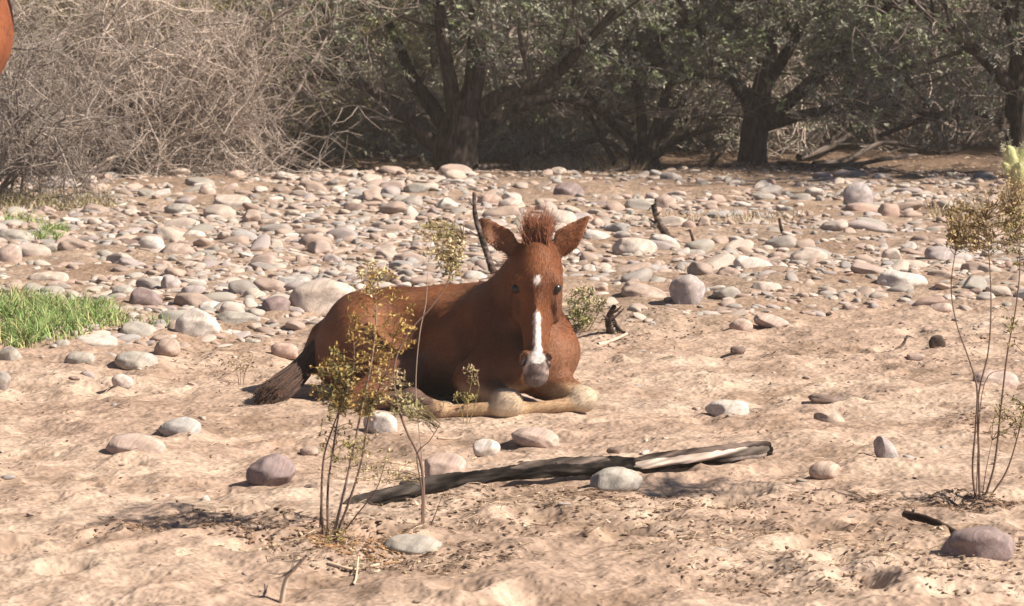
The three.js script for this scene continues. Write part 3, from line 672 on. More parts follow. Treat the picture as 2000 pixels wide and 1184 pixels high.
    if (onHead) {
      col = mix3(COAT, [0.255, 0.096, 0.034], clamp(0.5 + 0.7 * N(x * 9, y * 9, z * 9), 0, 1));
      const wob = 0.004 * N(x * 60, y * 60, 3) + 0.005 * N(x * 180, y * 90, 7), front = smooth(0.0, 0.02, c);
      const star = smooth(0.0150, 0.0075, Math.hypot(a - 0.002, (f - 0.312) * head.L * 0.9) + wob);
      const mid = 0.002 + 0.006 * (f - 0.53), half = f < 0.53 ? 0.0110 * smooth(0.505, 0.53, f) : 0.0110 + 0.008 * smooth(0.72, 0.84, f);
      const stripe = f > 0.5 && f < 0.86 ? smooth(half + 0.003, half - 0.003, Math.abs(a - mid) + wob) : 0;
      const muz = smooth(0.76, 0.84, f + wob * 4);
      col = mix3(col, MUZ, muz * 0.9);
      const rim = smooth(0.03, 0.018, Math.hypot(Math.abs(a) - 0.044, (f - 0.85) * head.L * 0.6, 0)); col = mix3(col, [0.46, 0.38, 0.33], rim * muz * 0.7);
      col = mix3(col, WHITE, front * Math.max(star, stripe));
      const inner = Math.hypot((Math.abs(a) - 0.039) / 0.010, (f - 0.836) * head.L / 0.019); if (inner < 1.05 && c < 0.034 && c > 0 && nz < 0.75) col = [0.03, 0.018, 0.015];
      if (f > 0.92 && f < 0.945) col = mix3(col, [0.10, 0.075, 0.065], 0.8);
    }
    const s = coatNoise(x, y, z);
    return [col[0] * s, col[1] * s, col[2] * s];
  });
  const origin = V(-0.1, 0, -0.1);
  const foal = thing('foal', 'chestnut foal with white star and stripe lying on the sand facing the viewer', 'foal', origin);
  const body = part(foal, 'body', g, M.coat); body.position.copy(origin).negate();
  const coat = fuzz(g, 90000, 0.0095, 0.0009, (P) => { const [a, b, c] = head.local(P.x, P.y, P.z); return P.y > 0.2 && P.x > -0.03 && c > -0.12 && b > 0 ? head.u.clone() : V(-0.8, -0.6, 0.1); });
  const hairs = coat.build(foal, 'short_coat', M.hair); hairs.position.copy(body.position); hairs.userData.kind = 'stuff';
  for (const q of [-1, 1]) { const e = part(foal, 'eye', new THREE.SphereGeometry(0.0165, 24, 16), M.eye); e.position.copy(head.world(q * 0.0600, 0.345, 0.012)).sub(origin); }
  // forelock standing up between the ears
  const fl = new Builder(origin), top = head.world(0, 0.04, 0.01);
  for (let k = 0; k < 700; k++) {
    const s = top.clone().add(V(R(-0.034, 0.038), R(-0.022, 0.012), R(-0.03, 0.02))), lean = R(-0.75, 0.6), l = R(0.05, 0.115) * (1 - 0.35 * Math.abs(lean));
    const d = V(lean * 0.7, 1, R(-0.3, 0.35)).normalize(), e = V(R(-0.6, 0.6), R(-0.2, 0.5), R(-0.4, 0.4));
    const c = mix3([0.20, 0.068, 0.03], [0.36, 0.15, 0.075], rnd());
    fl.tube([s, s.clone().addScaledVector(d, l * 0.4), s.clone().addScaledVector(d, l * 0.75).addScaledVector(e, l * 0.12), s.clone().addScaledVector(d, l).addScaledVector(e, l * 0.34)], [0.0012, 0.0004], 3, c, false);
  }
  fl.build(foal, 'forelock', M.hair);
  const mn = new Builder(origin);
  for (let k = 0; k < 500; k++) {
    const t = rnd(), s = J(lerp(1052, 975, t), lerp(476, 572, t ** 1.2), lerp(-0.02, -0.20, t)).add(V(R(-0.012, 0.012), R(-0.01, 0.01), R(-0.015, 0.015))), l = R(0.03, 0.075);
    const d = V(R(-0.9, 0.3), R(0.2, 1), R(-0.4, 0.3)).normalize(), c = mix3([0.16, 0.06, 0.03], [0.34, 0.14, 0.07], rnd());
    mn.tube([s, s.clone().addScaledVector(d, l * 0.5), s.clone().addScaledVector(d, l).add(V(R(-0.01, 0.01), -l * 0.3, 0))], [0.0015, 0.0005], 3, c, false);
  }
  mn.build(foal, 'mane', M.hair);
  const tl = new Builder(origin);
  for (let k = 0; k < 1600; k++) {
    const o = rdir().multiplyScalar(0.024), e = V(R(-0.02, 0.02), R(-0.02, 0.02), R(-0.03, 0.05)), q = R(0.25, 0.8);
    const pts = [J(622, 674, -0.26).add(o), J(588, 722, -0.21).add(o.clone().multiplyScalar(1.2)).addScaledVector(e, 0.3), J(546, 758, -0.13).add(o).addScaledVector(e, 0.8), J(lerp(546, 512, q), lerp(758, 782, q), -0.09).addScaledVector(o, 0.8).addScaledVector(e, 1.1), J(lerp(548, 496, q), lerp(772, 788, q), -0.07).addScaledVector(o, 0.5).addScaledVector(e, 1.0 * q)];
    for (const p of pts) p.y = Math.max(p.y, ground(p.x, p.z) + 0.004);
    const c = mix3([0.030, 0.016, 0.011], [0.13, 0.06, 0.033], rnd() ** 2);
    tl.tube(curve(pts, 9), [0.0017, 0.0005], 3, c, false);
  }
  tl.build(foal, 'tail', M.hair);
}

{ // ---- the grown horse at the left edge, standing side-on, only its breast in the picture
  seed(431);
  const z0 = 0.05, X = (x) => -1.775 + x, P = (x, y, z = 0) => V(X(x), y, z0 + z);
  const head = makeHead(P(0.24, 1.84), P(0.52, 1.40), V(0, 0, -1), 1.35, [[P(0.20, 1.86, -0.06), P(0.19, 2.02, -0.08), 1], [P(0.20, 1.86, 0.06), P(0.19, 2.02, 0.08), -1]]);
  const bones = [
    bone(P(-0.02, 1.10), 0.235, P(-0.5, 1.08), 0.30, 0.08), bone(P(-0.5, 1.08), 0.30, P(-0.95, 1.14), 0.265, 0.08), bone(P(-0.95, 1.14), 0.265, P(-1.2, 1.12), 0.21, 0.08), bone(P(-0.1, 1.33), 0.10, P(-0.45, 1.28), 0.12, 0.1),
    bone(P(0.0, 1.2), 0.21, P(0.2, 1.74), 0.11, 0.08), blob(P(0.135, 1.17, 0.07), 0.12, 0.17, 0.12, null, 0.06), blob(P(0.135, 1.17, -0.07), 0.12, 0.17, 0.12, null, 0.06),
    ...head.adds,
  ];
  for (const q of [-1, 1]) {
    const s = q * 0.12, st = q * 0.05;
    bones.push(bone(P(0.02, 0.95, s), 0.13, P(-0.04 + st, 0.74, s), 0.085, 0.05), bone(P(-0.04 + st, 0.74, s), 0.08, P(0 + st, 0.5, s), 0.05, 0.03), bone(P(st, 0.5, s), 0.046, P(st, 0.2, s), 0.031, 0.03), blob(P(st, 0.19, s), 0.042, 0.045, 0.04, null, 0.02), bone(P(st, 0.18, s), 0.034, P(0.045 + st, 0.09, s), 0.036, 0.02), bone(P(0.05 + st, 0.075, s), 0.05, P(0.06 + st, 0.03, s), 0.058, 0.012));
    bones.push(bone(P(-1.1, 1.05, s), 0.19, P(-0.98, 0.8, s), 0.11, 0.06), bone(P(-0.98, 0.8, s), 0.1, P(-1.22 - st, 0.56, s), 0.056, 0.04), bone(P(-1.22 - st, 0.56, s), 0.05, P(-1.17 - st, 0.22, s), 0.035, 0.03), blob(P(-1.17 - st, 0.2, s), 0.044, 0.045, 0.04, null, 0.02), bone(P(-1.17 - st, 0.19, s), 0.035, P(-1.12 - st, 0.09, s), 0.036, 0.02), bone(P(-1.115 - st, 0.075, s), 0.05, P(-1.10 - st, 0.03, s), 0.058, 0.012));
  }
  const g = surfaceNets(compose(bones, head.cuts), V(X(-1.5), -0.04, z0 - 0.42), V(X(0.75), 2.1, z0 + 0.42), 0.016);
  const C = [0.20, 0.06, 0.024];
  colorAll(g, (x, y, z) => { const s = coatNoise(x, y, z); const c = y < 0.09 ? [0.12, 0.09, 0.07] : mix3(C, [0.28, 0.10, 0.042], smooth(-0.2, 0.4, N(x * 3, y * 3, z * 3))); return [c[0] * s, c[1] * s, c[2] * s]; });
  const o = P(-0.5, 0, 0);
  const horse = thing('standing_horse', 'chestnut horse standing at the left edge, only its breast in view', 'horse', o);
  part(horse, 'body', g, M.coat).position.copy(o).negate();
  const hc = fuzz(g, 26000, 0.014, 0.0014, () => V(-0.7, -0.7, 0)).build(horse, 'short_coat', M.hair); hc.position.copy(o).negate(); hc.userData.kind = 'stuff';
  const mk = new Builder(o), tk = new Builder(o);
  for (let k = 0; k < 500; k++) { const t = rnd(), s = P(lerp(0.14, -0.2, t), lerp(1.88, 1.45, t), R(-0.02, 0.02)), l = R(0.14, 0.26), q = R(0.5, 1); mk.tube(curve([s, s.clone().add(V(-0.03, 0.01, 0.06 * q)), s.clone().add(V(-0.02, -l * 0.6, 0.13 * q)), s.clone().add(V(R(-0.03, 0.03), -l, 0.14 * q))], 6), [0.003, 0.001], 3, mix3([0.2, 0.07, 0.03], [0.34, 0.15, 0.07], rnd()), false); }
  for (let k = 0; k < 500; k++) { const s = P(-1.4, 1.2, R(-0.04, 0.04)), e = V(R(-0.09, 0.05), 0, R(-0.09, 0.09)); tk.tube(curve([s, s.clone().add(V(-0.1, -0.08, 0)), s.clone().add(V(-0.12, -0.45, 0)).addScaledVector(e, 0.6), s.clone().add(V(-0.08, -R(0.75, 0.95), 0)).add(e)], 7), [0.003, 0.001], 3, mix3([0.16, 0.06, 0.03], [0.3, 0.13, 0.06], rnd()), false); }
  mk.build(horse, 'mane', M.hair); tk.build(horse, 'tail', M.hair);
  for (const q of [-1, 1]) { const e = part(horse, 'eye', new THREE.SphereGeometry(0.024, 16, 12), M.eye); e.position.copy(head.world(q * 0.097, 0.345, 0.018)).sub(o); }
}

// ---------------------------------------------------------------- charred log, sticks
{
  seed(500);
  const path = [[672, 990, 17], [700, 984, 21], [760, 968, 20], [830, 950, 22], [900, 938, 20], [980, 926, 19], [1060, 916, 22], [1140, 912, 25], [1200, 912, 27], [1260, 908, 25], [1330, 899, 23], [1400, 890, 22], [1460, 882, 21], [1504, 877, 19]];
  const zf = foot(680, 1000), zr = foot(1500, 905), pts = path.map(([px, py], k) => at(px, py, lerp(zf.z, zr.z, (px - 680) / 820) - 0.02));
  const rad = path.map(([, , h], k) => h / scaleAt(pts[k].z) * 0.72), C = new THREE.CatmullRomCurve3(pts), n = 220, sides = 36;
  const line = C.getPoints(n), radius = (t) => { const q = t * (rad.length - 1), i = Math.min(rad.length - 2, Math.floor(q)); return lerp(rad[i], rad[i + 1], q - i); };
  const o = line[50].clone(); o.y = ground(o.x, o.z);
  const log = thing('charred_log', 'half burnt driftwood log with a pale split end lying on the sand', 'log', o);
  const b = new Builder(o);
  const split = 0.64;
  b.tube(line, (t) => [...Array(sides)].map((_, s) => {
    const a = s / sides * 6.283, cut = smooth(split - 0.03, split + 0.03, t);
    let r = radius(t) * (1 + 0.26 * N(t * 17, Math.cos(a) * 1.2, Math.sin(a) * 1.2) + 0.16 * N(t * 9, Math.cos(a) * 3.4, Math.sin(a) * 3.4 + 5) + 0.12 * N(t * 60, Math.cos(a) * 5, Math.sin(a) * 5) + 0.16 * N(t * 12, Math.cos(a) * 8, Math.sin(a) * 8) + 0.08 * N(t * 110, Math.cos(a) * 9, Math.sin(a) * 9));
    if (t < 0.03) r *= 0.55 + 15 * t; if (t > 0.975) r *= 0.8 + 0.35 * N(a * 2, t * 40, 2);
    return r * (1 - 0.12 * cut);
  }), sides, (t, a, ny) => {
    const grey = mix3([0.07, 0.058, 0.05], [0.17, 0.145, 0.125], 0.5 + 0.8 * N(t * 40, a * 0.7, 3)), char = mix3([0.008, 0.007, 0.006], [0.04, 0.032, 0.028], 0.5 + N(t * 60, a, 8));
    const k = smooth(0.14, 0.34, t + 0.12 * N(t * 18, a * 1.3, 5)) * (0.85 + 0.5 * N(t * 22, Math.cos(a) * 2, Math.sin(a) * 2));
    return mix3(grey, char, clamp(k, 0, 1));
  });
  { const g = b.geometry(); g.computeVertexNormals(); part(log, 'trunk', g, M.wood); }
  // weathered pale wood where the end has split open, and a long splinter under it
  const strip = (t0, t1, dy, dz, w, th, name, c0, c1) => {
    const m = 26, q = [...Array(m + 1)].map((_, k) => { const t = lerp(t0, t1, k / m), p = C.getPoint(t); const r = radius(t); return p.add(V(0, dy * r + 0.002 * N(t * 50, 1, dz), dz * r)); });
    const sb = new Builder(o);
    sb.tube(q, (u) => { const e = Math.min(1, u * 7 + 0.15, (1 - u) * 9 + 0.5); return [...Array(10)].map((_, s) => { const a = s / 10 * 6.283; return (Math.abs(Math.sin(a)) * w + Math.abs(Math.cos(a)) * th) * e * (1 + 0.15 * N(u * 20, s, dz)); }); }, 10, (u, a) => mix3(c0, c1, clamp(0.5 + N(u * 30, a * 2, 4), 0, 1)));
    return sb.build(log, name, M.wood);
  };
  strip(split, 0.992, 0.18, 0.72, 0.011, 0.010, 'split_wood', [0.66, 0.56, 0.48], [0.46, 0.38, 0.31]);
  strip(split + 0.02, 0.998, 0.72, 0.35, 0.012, 0.010, 'bark_edge', [0.10, 0.075, 0.065], [0.22, 0.17, 0.14]);
  strip(0.84, 0.985, -0.42, 0.86, 0.006, 0.008, 'splinter', [0.5, 0.43, 0.38], [0.25, 0.2, 0.17]);
  strip(0.40, 0.60, 0.70, 0.45, 0.009, 0.010, 'bark_flake', [0.30, 0.24, 0.20], [0.16, 0.13, 0.11]);
}
function stick(name, label, px, r0, r1, col, group, zTop = 0, knots = 0) {   // px: list of [px, py]; the first one stands on the ground
  const f = foot(...px[0]), n = px.length, pts = px.map(([x, y], k) => k ? at(x, y, f.z + zTop * k / (n - 1)) : f.clone().add(V(0, -0.01, 0)));
  const o = thing(name, label, 'stick', f, group), b = new Builder(f), line = curve(pts, 8 * (n - 1));
  const c = (t, a) => { const s = 1 + 0.35 * N(t * 14, a, f.x * 9); return [col[0] * s, col[1] * s, col[2] * s]; };
  b.tube(line, (t) => lerp(r0, r1, t) * (1 + 0.18 * N(t * 12, f.x, 3)), 7, c);
  b.build(o, 'shaft', col[0] > 0.4 ? M.twig : M.wood);
  for (let k = 0; k < knots; k++) { const t = R(0.3, 0.95), p = line[Math.floor(t * (line.length - 1))], kb = new Builder(f), d = rdir(0.3), l = R(0.03, 0.08); kb.tube([p, p.clone().addScaledVector(d, l * 0.5), p.clone().addScaledVector(d, l).add(V(0, 0.01, 0))], [r1 * 0.8, r1 * 0.25], 5, col); kb.build(o, 'side_twig', M.wood); }
  return o;
}
function lying(name, label, px, r0, r1, col, group) {   // a stick that lies on the ground along a few ground points
  const pts = px.map(([x, y, up]) => { const f = foot(x, y); f.y += r0 * 0.7 + (up || 0); return f; }), o = thing(name, label, 'stick', pts[0].clone(), group), b = new Builder(pts[0].clone());
  b.tube(curve(pts, 6 * (px.length - 1)), (t) => lerp(r0, r1, t) * (1 + 0.2 * N(t * 15, r0 * 900, 3)), 6, (t, a) => { const s = 1 + 0.35 * N(t * 12, a, px[0][0]); return [col[0] * s, col[1] * s, col[2] * s]; });
  b.build(o, 'shaft', col[0] > 0.3 ? M.twig : M.wood);
  return o;
}
seed(520);
stick('upright_stick', 'thin dead stick standing upright behind the left ear of the foal', [[966, 556], [956, 510], [940, 462], [928, 420], [926, 376]], 0.018, 0.008, [0.17, 0.13, 0.115], null, -0.1, 4);
stick('broken_branch', 'broken grey branch leaning up from the stones right of the foal', [[1316, 486], [1303, 462], [1285, 430], [1276, 400]], 0.028, 0.013, [0.20, 0.155, 0.125], null, 0.05, 5);
stick('thin_stub', 'short dark stub sticking up from the right bar', [[1530, 472], [1527, 450], [1522, 426]], 0.011, 0.007, [0.12, 0.085, 0.07], null, 0, 0);
stick('thin_stub', 'short bent stub beside the broken grey branch', [[1356, 480], [1352, 462], [1347, 448]], 0.010, 0.006, [0.16, 0.12, 0.1], null, 0, 1);
stick('snapped_root', 'dark snapped root standing out of the sand right of the chest of the foal', [[1196, 662], [1190, 640], [1188, 622], [1200, 598]], 0.016, 0.009, [0.13, 0.095, 0.08], null, 0.1, 3);
stick('straw_stick', 'pale forked dry stick at the bottom left of the front sapling', [[548, 1160], [560, 1128], [578, 1108], [598, 1086]], 0.006, 0.003, [0.50, 0.42, 0.33], null, 0.05, 5);
stick('lone_shoot', 'thin bare shoot left of the front sapling stems', [[626, 1050], [627, 1000], [629, 962]], 0.004, 0.0025, [0.25, 0.18, 0.13], null, 0, 0);
lying('fallen_stick', 'dark stick lying left of the large mauve stone at lower right', [[1768, 1020], [1820, 1032], [1872, 1048]], 0.011, 0.008, [0.15, 0.10, 0.08], null);
lying('fallen_stick', 'crooked dark twig on the open sand at right', [[1694, 684], [1725, 676], [1760, 668], [1772, 658]], 0.007, 0.004, [0.12, 0.085, 0.07], null);
lying('fallen_stick', 'pale twig on the sand under the snapped root', [[1168, 676], [1195, 670], [1225, 664]], 0.008, 0.005, [0.48, 0.39, 0.31], null);
lying('fallen_stick', 'dark twig slanting from the snapped root to the sand', [[1192, 640, 0.02], [1205, 652], [1218, 660]], 0.010, 0.006, [0.13, 0.09, 0.075], null);
lying('fallen_stick', 'thin pale twig on the sand between the log and the white stone', [[855, 850], [890, 848], [935, 842]], 0.004, 0.003, [0.42, 0.33, 0.25], null);
lying('fallen_stick', 'straw coloured stalk lying at the foot of the front sapling', [[640, 1110], [690, 1116], [740, 1102]], 0.004, 0.003, [0.58, 0.46, 0.33], null);
lying('fallen_stick', 'thin straw stalk standing off the litter below the front sapling', [[690, 1150], [695, 1128], [700, 1110, 0.02]], 0.003, 0.002, [0.58, 0.46, 0.33], null);
lying('fallen_stick', 'grey stalk lying left of the front sapling on the sand', [[430, 1046], [500, 1036], [590, 1026]], 0.006, 0.004, [0.40, 0.31, 0.24], null);
lying('fallen_stick', 'second grey stalk lying left of the front sapling, nearer', [[470, 1062], [530, 1052], [600, 1050]], 0.006, 0.004, [0.33, 0.25, 0.2], null);

// ---------------------------------------------------------------- saplings and weeds
function sapling(name, label, base, stems, regions, group) {
  const f = foot(...base), o = thing(name, label, 'sapling', f, group), samples = [], lb = new Builder(f), tb = new Builder(f);
  for (const [px, r0, r1, dz, col] of stems) {
    const n = px.length, pts = px.map(([x, y], k) => { const p = at(x, y, f.z + dz * k / (n - 1)); if (!k) p.y = ground(p.x, p.z) - 0.01; return p; });
    const line = curve(pts, 9 * (n - 1)), b = new Builder(f); samples.push(...line.slice(4));
    b.tube(line, (t) => 0.56 * lerp(r0, r1, t) * (1 + 0.15 * N(t * 20, px[0][0], 2)), 6, (t, a) => { const s = 1 + 0.3 * N(t * 18, a, 6); return [col[0] * s, col[1] * s, col[2] * s]; });
    b.build(o, 'stem', M.twig);
  }
  for (const [cx, cy, rx, ry, count, col, leafLen = 0.014, per = 12] of regions) for (let k = 0; k < count; k++) {
    const a = R(0, 6.28), q = Math.sqrt(rnd()), p = at(cx + Math.cos(a) * q * rx, cy + Math.sin(a) * q * ry, f.z + R(-0.1, 0.12));
    let best = samples[0], bd = 9; for (const s of samples) { const d = s.distanceTo(p) + 0.25 * Math.max(0, s.y - p.y); if (d < bd) { bd = d; best = s; } }
    const mid = best.clone().lerp(p, 0.5).add(V(R(-0.015, 0.015), 0.012, R(-0.015, 0.015))), line = curve([best, mid, p], 6);
    tb.tube(line, [0.0011, 0.0006], 3, [col[0] * 0.5, col[1] * 0.45, col[2] * 0.5], false);
    for (let m = 0; m < per; m++) {
      const t = 1 - rnd() * rnd() * 0.8, i = Math.floor(t * 5.99), s = line[i].clone().lerp(line[i + 1], t * 6 - i > 1 ? 1 : rnd()), d = rdir(0.35), sd = V().crossVectors(d, rdir()).normalize(), v = R(0.65, 1.3), l = leafLen * R(0.4, 1.05);
      lb.leaf(s, d, sd, l, l * 0.48, [col[0] * v, col[1] * v * R(0.92, 1.08), col[2] * v]);
    }
  }
  tb.build(o, 'twigs', M.twig).userData.kind = 'stuff';
  lb.build(o, 'leaves', M.leaf).userData.kind = 'stuff';
  return o;
}
seed(600);
const OCHRE = [0.42, 0.285, 0.09], OLIVE = [0.25, 0.215, 0.075], PALE = [0.50, 0.41, 0.22], STEM = [0.17, 0.115, 0.088], STEM_PALE = [0.30, 0.225, 0.18];
sapling('leafy_sapling', 'ochre leaved sapling with several stems in front of the rump of the foal', [646, 1064], [
  [[[633, 1062], [628, 985], [633, 890], [650, 835], [666, 790], [672, 745]], 0.006, 0.002, 0.02, STEM],
  [[[641, 1064], [640, 960], [650, 880], [664, 800], [690, 720], [690, 650]], 0.006, 0.002, -0.05, STEM],
  [[[650, 1064], [672, 960], [692, 870], [708, 790], [728, 690], [735, 600], [728, 545]], 0.007, 0.002, 0.0, STEM_PALE],
  [[[654, 1062], [680, 985], [706, 900], [724, 800], [756, 720], [768, 660]], 0.006, 0.002, 0.05, STEM],
  [[[660, 1060], [695, 1008], [735, 955], [752, 905]], 0.004, 0.0015, 0.06, STEM],
], [
  [690, 742, 92, 80, 105, OCHRE, 0.013, 8], [745, 625, 76, 96, 90, OCHRE, 0.013, 8], [728, 545, 34, 34, 26, PALE, 0.013, 9], [650, 740, 40, 60, 30, OLIVE], [660, 862, 48, 46, 26, OLIVE, 0.013, 9], [770, 755, 40, 40, 30, PALE, 0.012, 6], [690, 795, 70, 26, 50, OLIVE, 0.013, 9], [720, 900, 55, 50, 26, PALE, 0.011, 8], [640, 1066, 26, 16, 14, OLIVE, 0.012, 8],
]);
sapling('slender_sapling', 'slender sapling with one long bent stem crossing the flank of the foal', [826, 1042], [
  [[[826, 1042], [827, 960], [823, 910], [813, 880], [793, 840], [777, 790], [769, 735], [775, 695], [806, 640], [842, 600], [872, 555], [900, 480], [906, 440]], 0.007, 0.002, -0.12, STEM],
  [[[824, 1040], [824, 960], [816, 884], [838, 862], [860, 828]], 0.004, 0.0015, 0.03, STEM],
  [[[836, 1042], [850, 1005], [866, 962]], 0.003, 0.0012, 0.05, STEM],
  [[[828, 1040], [824, 900], [812, 760], [820, 650], [832, 590], [836, 520], [846, 450]], 0.003, 0.0012, -0.2, STEM_PALE],
], [
  [868, 495, 40, 44, 46, PALE, 0.013, 10], [846, 448, 30, 24, 20, OLIVE, 0.012, 8], [880, 520, 26, 30, 22, OLIVE, 0.013, 10], [835, 470, 26, 40, 20, PALE, 0.011, 8], [792, 800, 30, 24, 26, [0.30, 0.28, 0.12], 0.014, 9], [745, 925, 55, 30, 20, PALE, 0.011, 7],
]);
sapling('brown_topped_sapling', 'bare stemmed sapling with blurred brown leafy top at the right edge', [1922, 988], [
  [[[1908, 988], [1900, 920], [1906, 830], [1908, 755], [1892, 700], [1868, 630], [1858, 560], [1868, 480]], 0.006, 0.002, 0.02, STEM],
  [[[1914, 988], [1912, 900], [1912, 770], [1930, 690], [1936, 600], [1932, 500], [1926, 430]], 0.006, 0.002, -0.04, STEM],
  [[[1924, 990], [1942, 910], [1956, 790], [1968, 690], [1986, 590], [1992, 500], [1976, 420]], 0.006, 0.002, 0.03, STEM],
  [[[1932, 992], [1964, 925], [1986, 860], [2004, 780], [2010, 700]], 0.005, 0.002, 0.0, STEM],
  [[[1918, 988], [1926, 920], [1938, 860]], 0.003, 0.0012, 0.05, STEM],
  [[[1909, 755], [1930, 735], [1962, 722]], 0.003, 0.0012, 0.0, STEM],
], [
  [1928, 430, 86, 74, 105, [0.36, 0.27, 0.13], 0.011, 9], [1975, 385, 36, 60, 46, [0.36, 0.27, 0.13], 0.011, 9], [1900, 470, 60, 26, 60, [0.36, 0.27, 0.12], 0.013, 9], [1872, 430, 34, 34, 30, [0.36, 0.26, 0.1], 0.013, 8], [1990, 470, 30, 60, 40, OLIVE, 0.013, 9], [1978, 815, 30, 44, 34, OLIVE, 0.012, 7], [1975, 640, 22, 40, 12, OLIVE, 0.012, 6],
]);
sapling('small_weed', 'tiny pale leaved weed in front of the chest of the foal', [912, 822], [
  [[[912, 822], [914, 780], [922, 738], [920, 712]], 0.003, 0.001, 0.0, OLIVE], [[[908, 822], [898, 795], [886, 775]], 0.0025, 0.001, 0.03, OLIVE], [[[914, 822], [928, 790], [936, 755]], 0.0025, 0.001, -0.02, OLIVE],
], [[920, 728, 16, 20, 9, PALE, 0.012, 6], [905, 782, 26, 14, 14, OLIVE, 0.013, 7], [926, 765, 12, 22, 7, OLIVE, 0.012, 6]]);
sapling('grey_green_weed', 'bushy grey-green weed growing right of the chest of the foal', [1140, 655], [
  [[[1138, 655], [1128, 620], [1118, 580]], 0.004, 0.001, 0.05, OLIVE], [[[1142, 655], [1146, 610], [1150, 575]], 0.004, 0.001, -0.05, OLIVE], [[[1146, 655], [1165, 620], [1180, 590]], 0.004, 0.001, 0.03, OLIVE], [[[1140, 655], [1135, 600], [1138, 565]], 0.004, 0.001, 0.0, OLIVE],
], [[1138, 600, 40, 36, 90, [0.36, 0.33, 0.17], 0.017, 9], [1128, 630, 26, 20, 40, [0.25, 0.25, 0.09], 0.017, 9], [1170, 605, 24, 24, 20, [0.42, 0.36, 0.22], 0.016, 8]]);
sapling('dry_weed', 'little dry weed with curled twigs left of the rump on the sand', [470, 745], [
  [[[468, 745], [462, 725], [452, 708]], 0.003, 0.001, 0.0, STEM_PALE], [[[472, 745], [480, 722], [490, 706]], 0.003, 0.001, 0.03, STEM_PALE], [[[470, 745], [470, 715], [474, 695]], 0.003, 0.001, -0.03, STEM_PALE],
], [[470, 712, 30, 20, 30, [0.46, 0.36, 0.2], 0.010, 4]]);

// ---------------------------------------------------------------- grass
function grassPatch(label, spots, seedN, hMin, hMax) {
  seed(seedN);
  const b = new Builder(), o = null;
  for (const [cx, cz, rx, rz, n] of spots) for (let k = 0; k < n; k++) {
    const a = R(0, 6.28), q = Math.sqrt(rnd()), x = cx + Math.cos(a) * q * rx * 1.1, z = cz + Math.sin(a) * q * rz * 1.1, edge = 1 - 0.5 * q ** 3; if (N(x * 9, z * 6, 3) + 0.25 < 0.5 * q && rnd() < 0.8) continue;
    const d = V(R(-0.55, 0.55), 1, R(-0.5, 0.6)).normalize(), sd = V().crossVectors(d, rdir()).normalize(), v = R(0.7, 1.25), t = rnd();
    const c = t < 0.2 + 0.3 * q ** 4 ? [0.42 * v, 0.37 * v, 0.18 * v] : t < 0.6 ? [0.25 * v, 0.36 * v, 0.11 * v] : [0.16 * v, 0.27 * v, 0.07 * v];
    b.blade(V(x, ground(x, z) - 0.005, z), d, sd, R(hMin, hMax) * edge, R(0.004, 0.008), V(R(-0.6, 0.6), R(-0.6, -0.05), R(-0.5, 0.5)), c);
  }
  const m = b.build(scene, numbered('grass_patch'), M.grass); tag(m, label, 'grass', null, 'stuff');
}
{
  const g = (px, py) => onFlat(px, py), a = g(60, 672), b = g(40, 640), c = g(150, 650), d = g(195, 640), e = g(95, 618), f = g(285, 655), h = g(10, 600);
  grassPatch('bright green patch of short grass between the stones at the left edge', [[a.x, a.z, 0.24, 0.22, 1900], [b.x, b.z, 0.3, 0.32, 2200], [c.x, c.z, 0.2, 0.25, 1500], [d.x, d.z, 0.1, 0.16, 420], [e.x, e.z, 0.26, 0.3, 1500], [h.x, h.z, 0.2, 0.3, 800], [g(-60, 640).x, b.z, 0.3, 0.35, 900], [f.x, f.z, 0.1, 0.12, 120]], 700, 0.05, 0.125);
  const p = g(85, 480), q = g(100, 468), r = g(30, 440);
  grassPatch('small green tuft of grass behind the long stone at the left edge', [[p.x, p.z, 0.11, 0.14, 420], [q.x, q.z, 0.09, 0.15, 300], [r.x, r.z, 0.16, 0.2, 260]], 701, 0.05, 0.13);
}

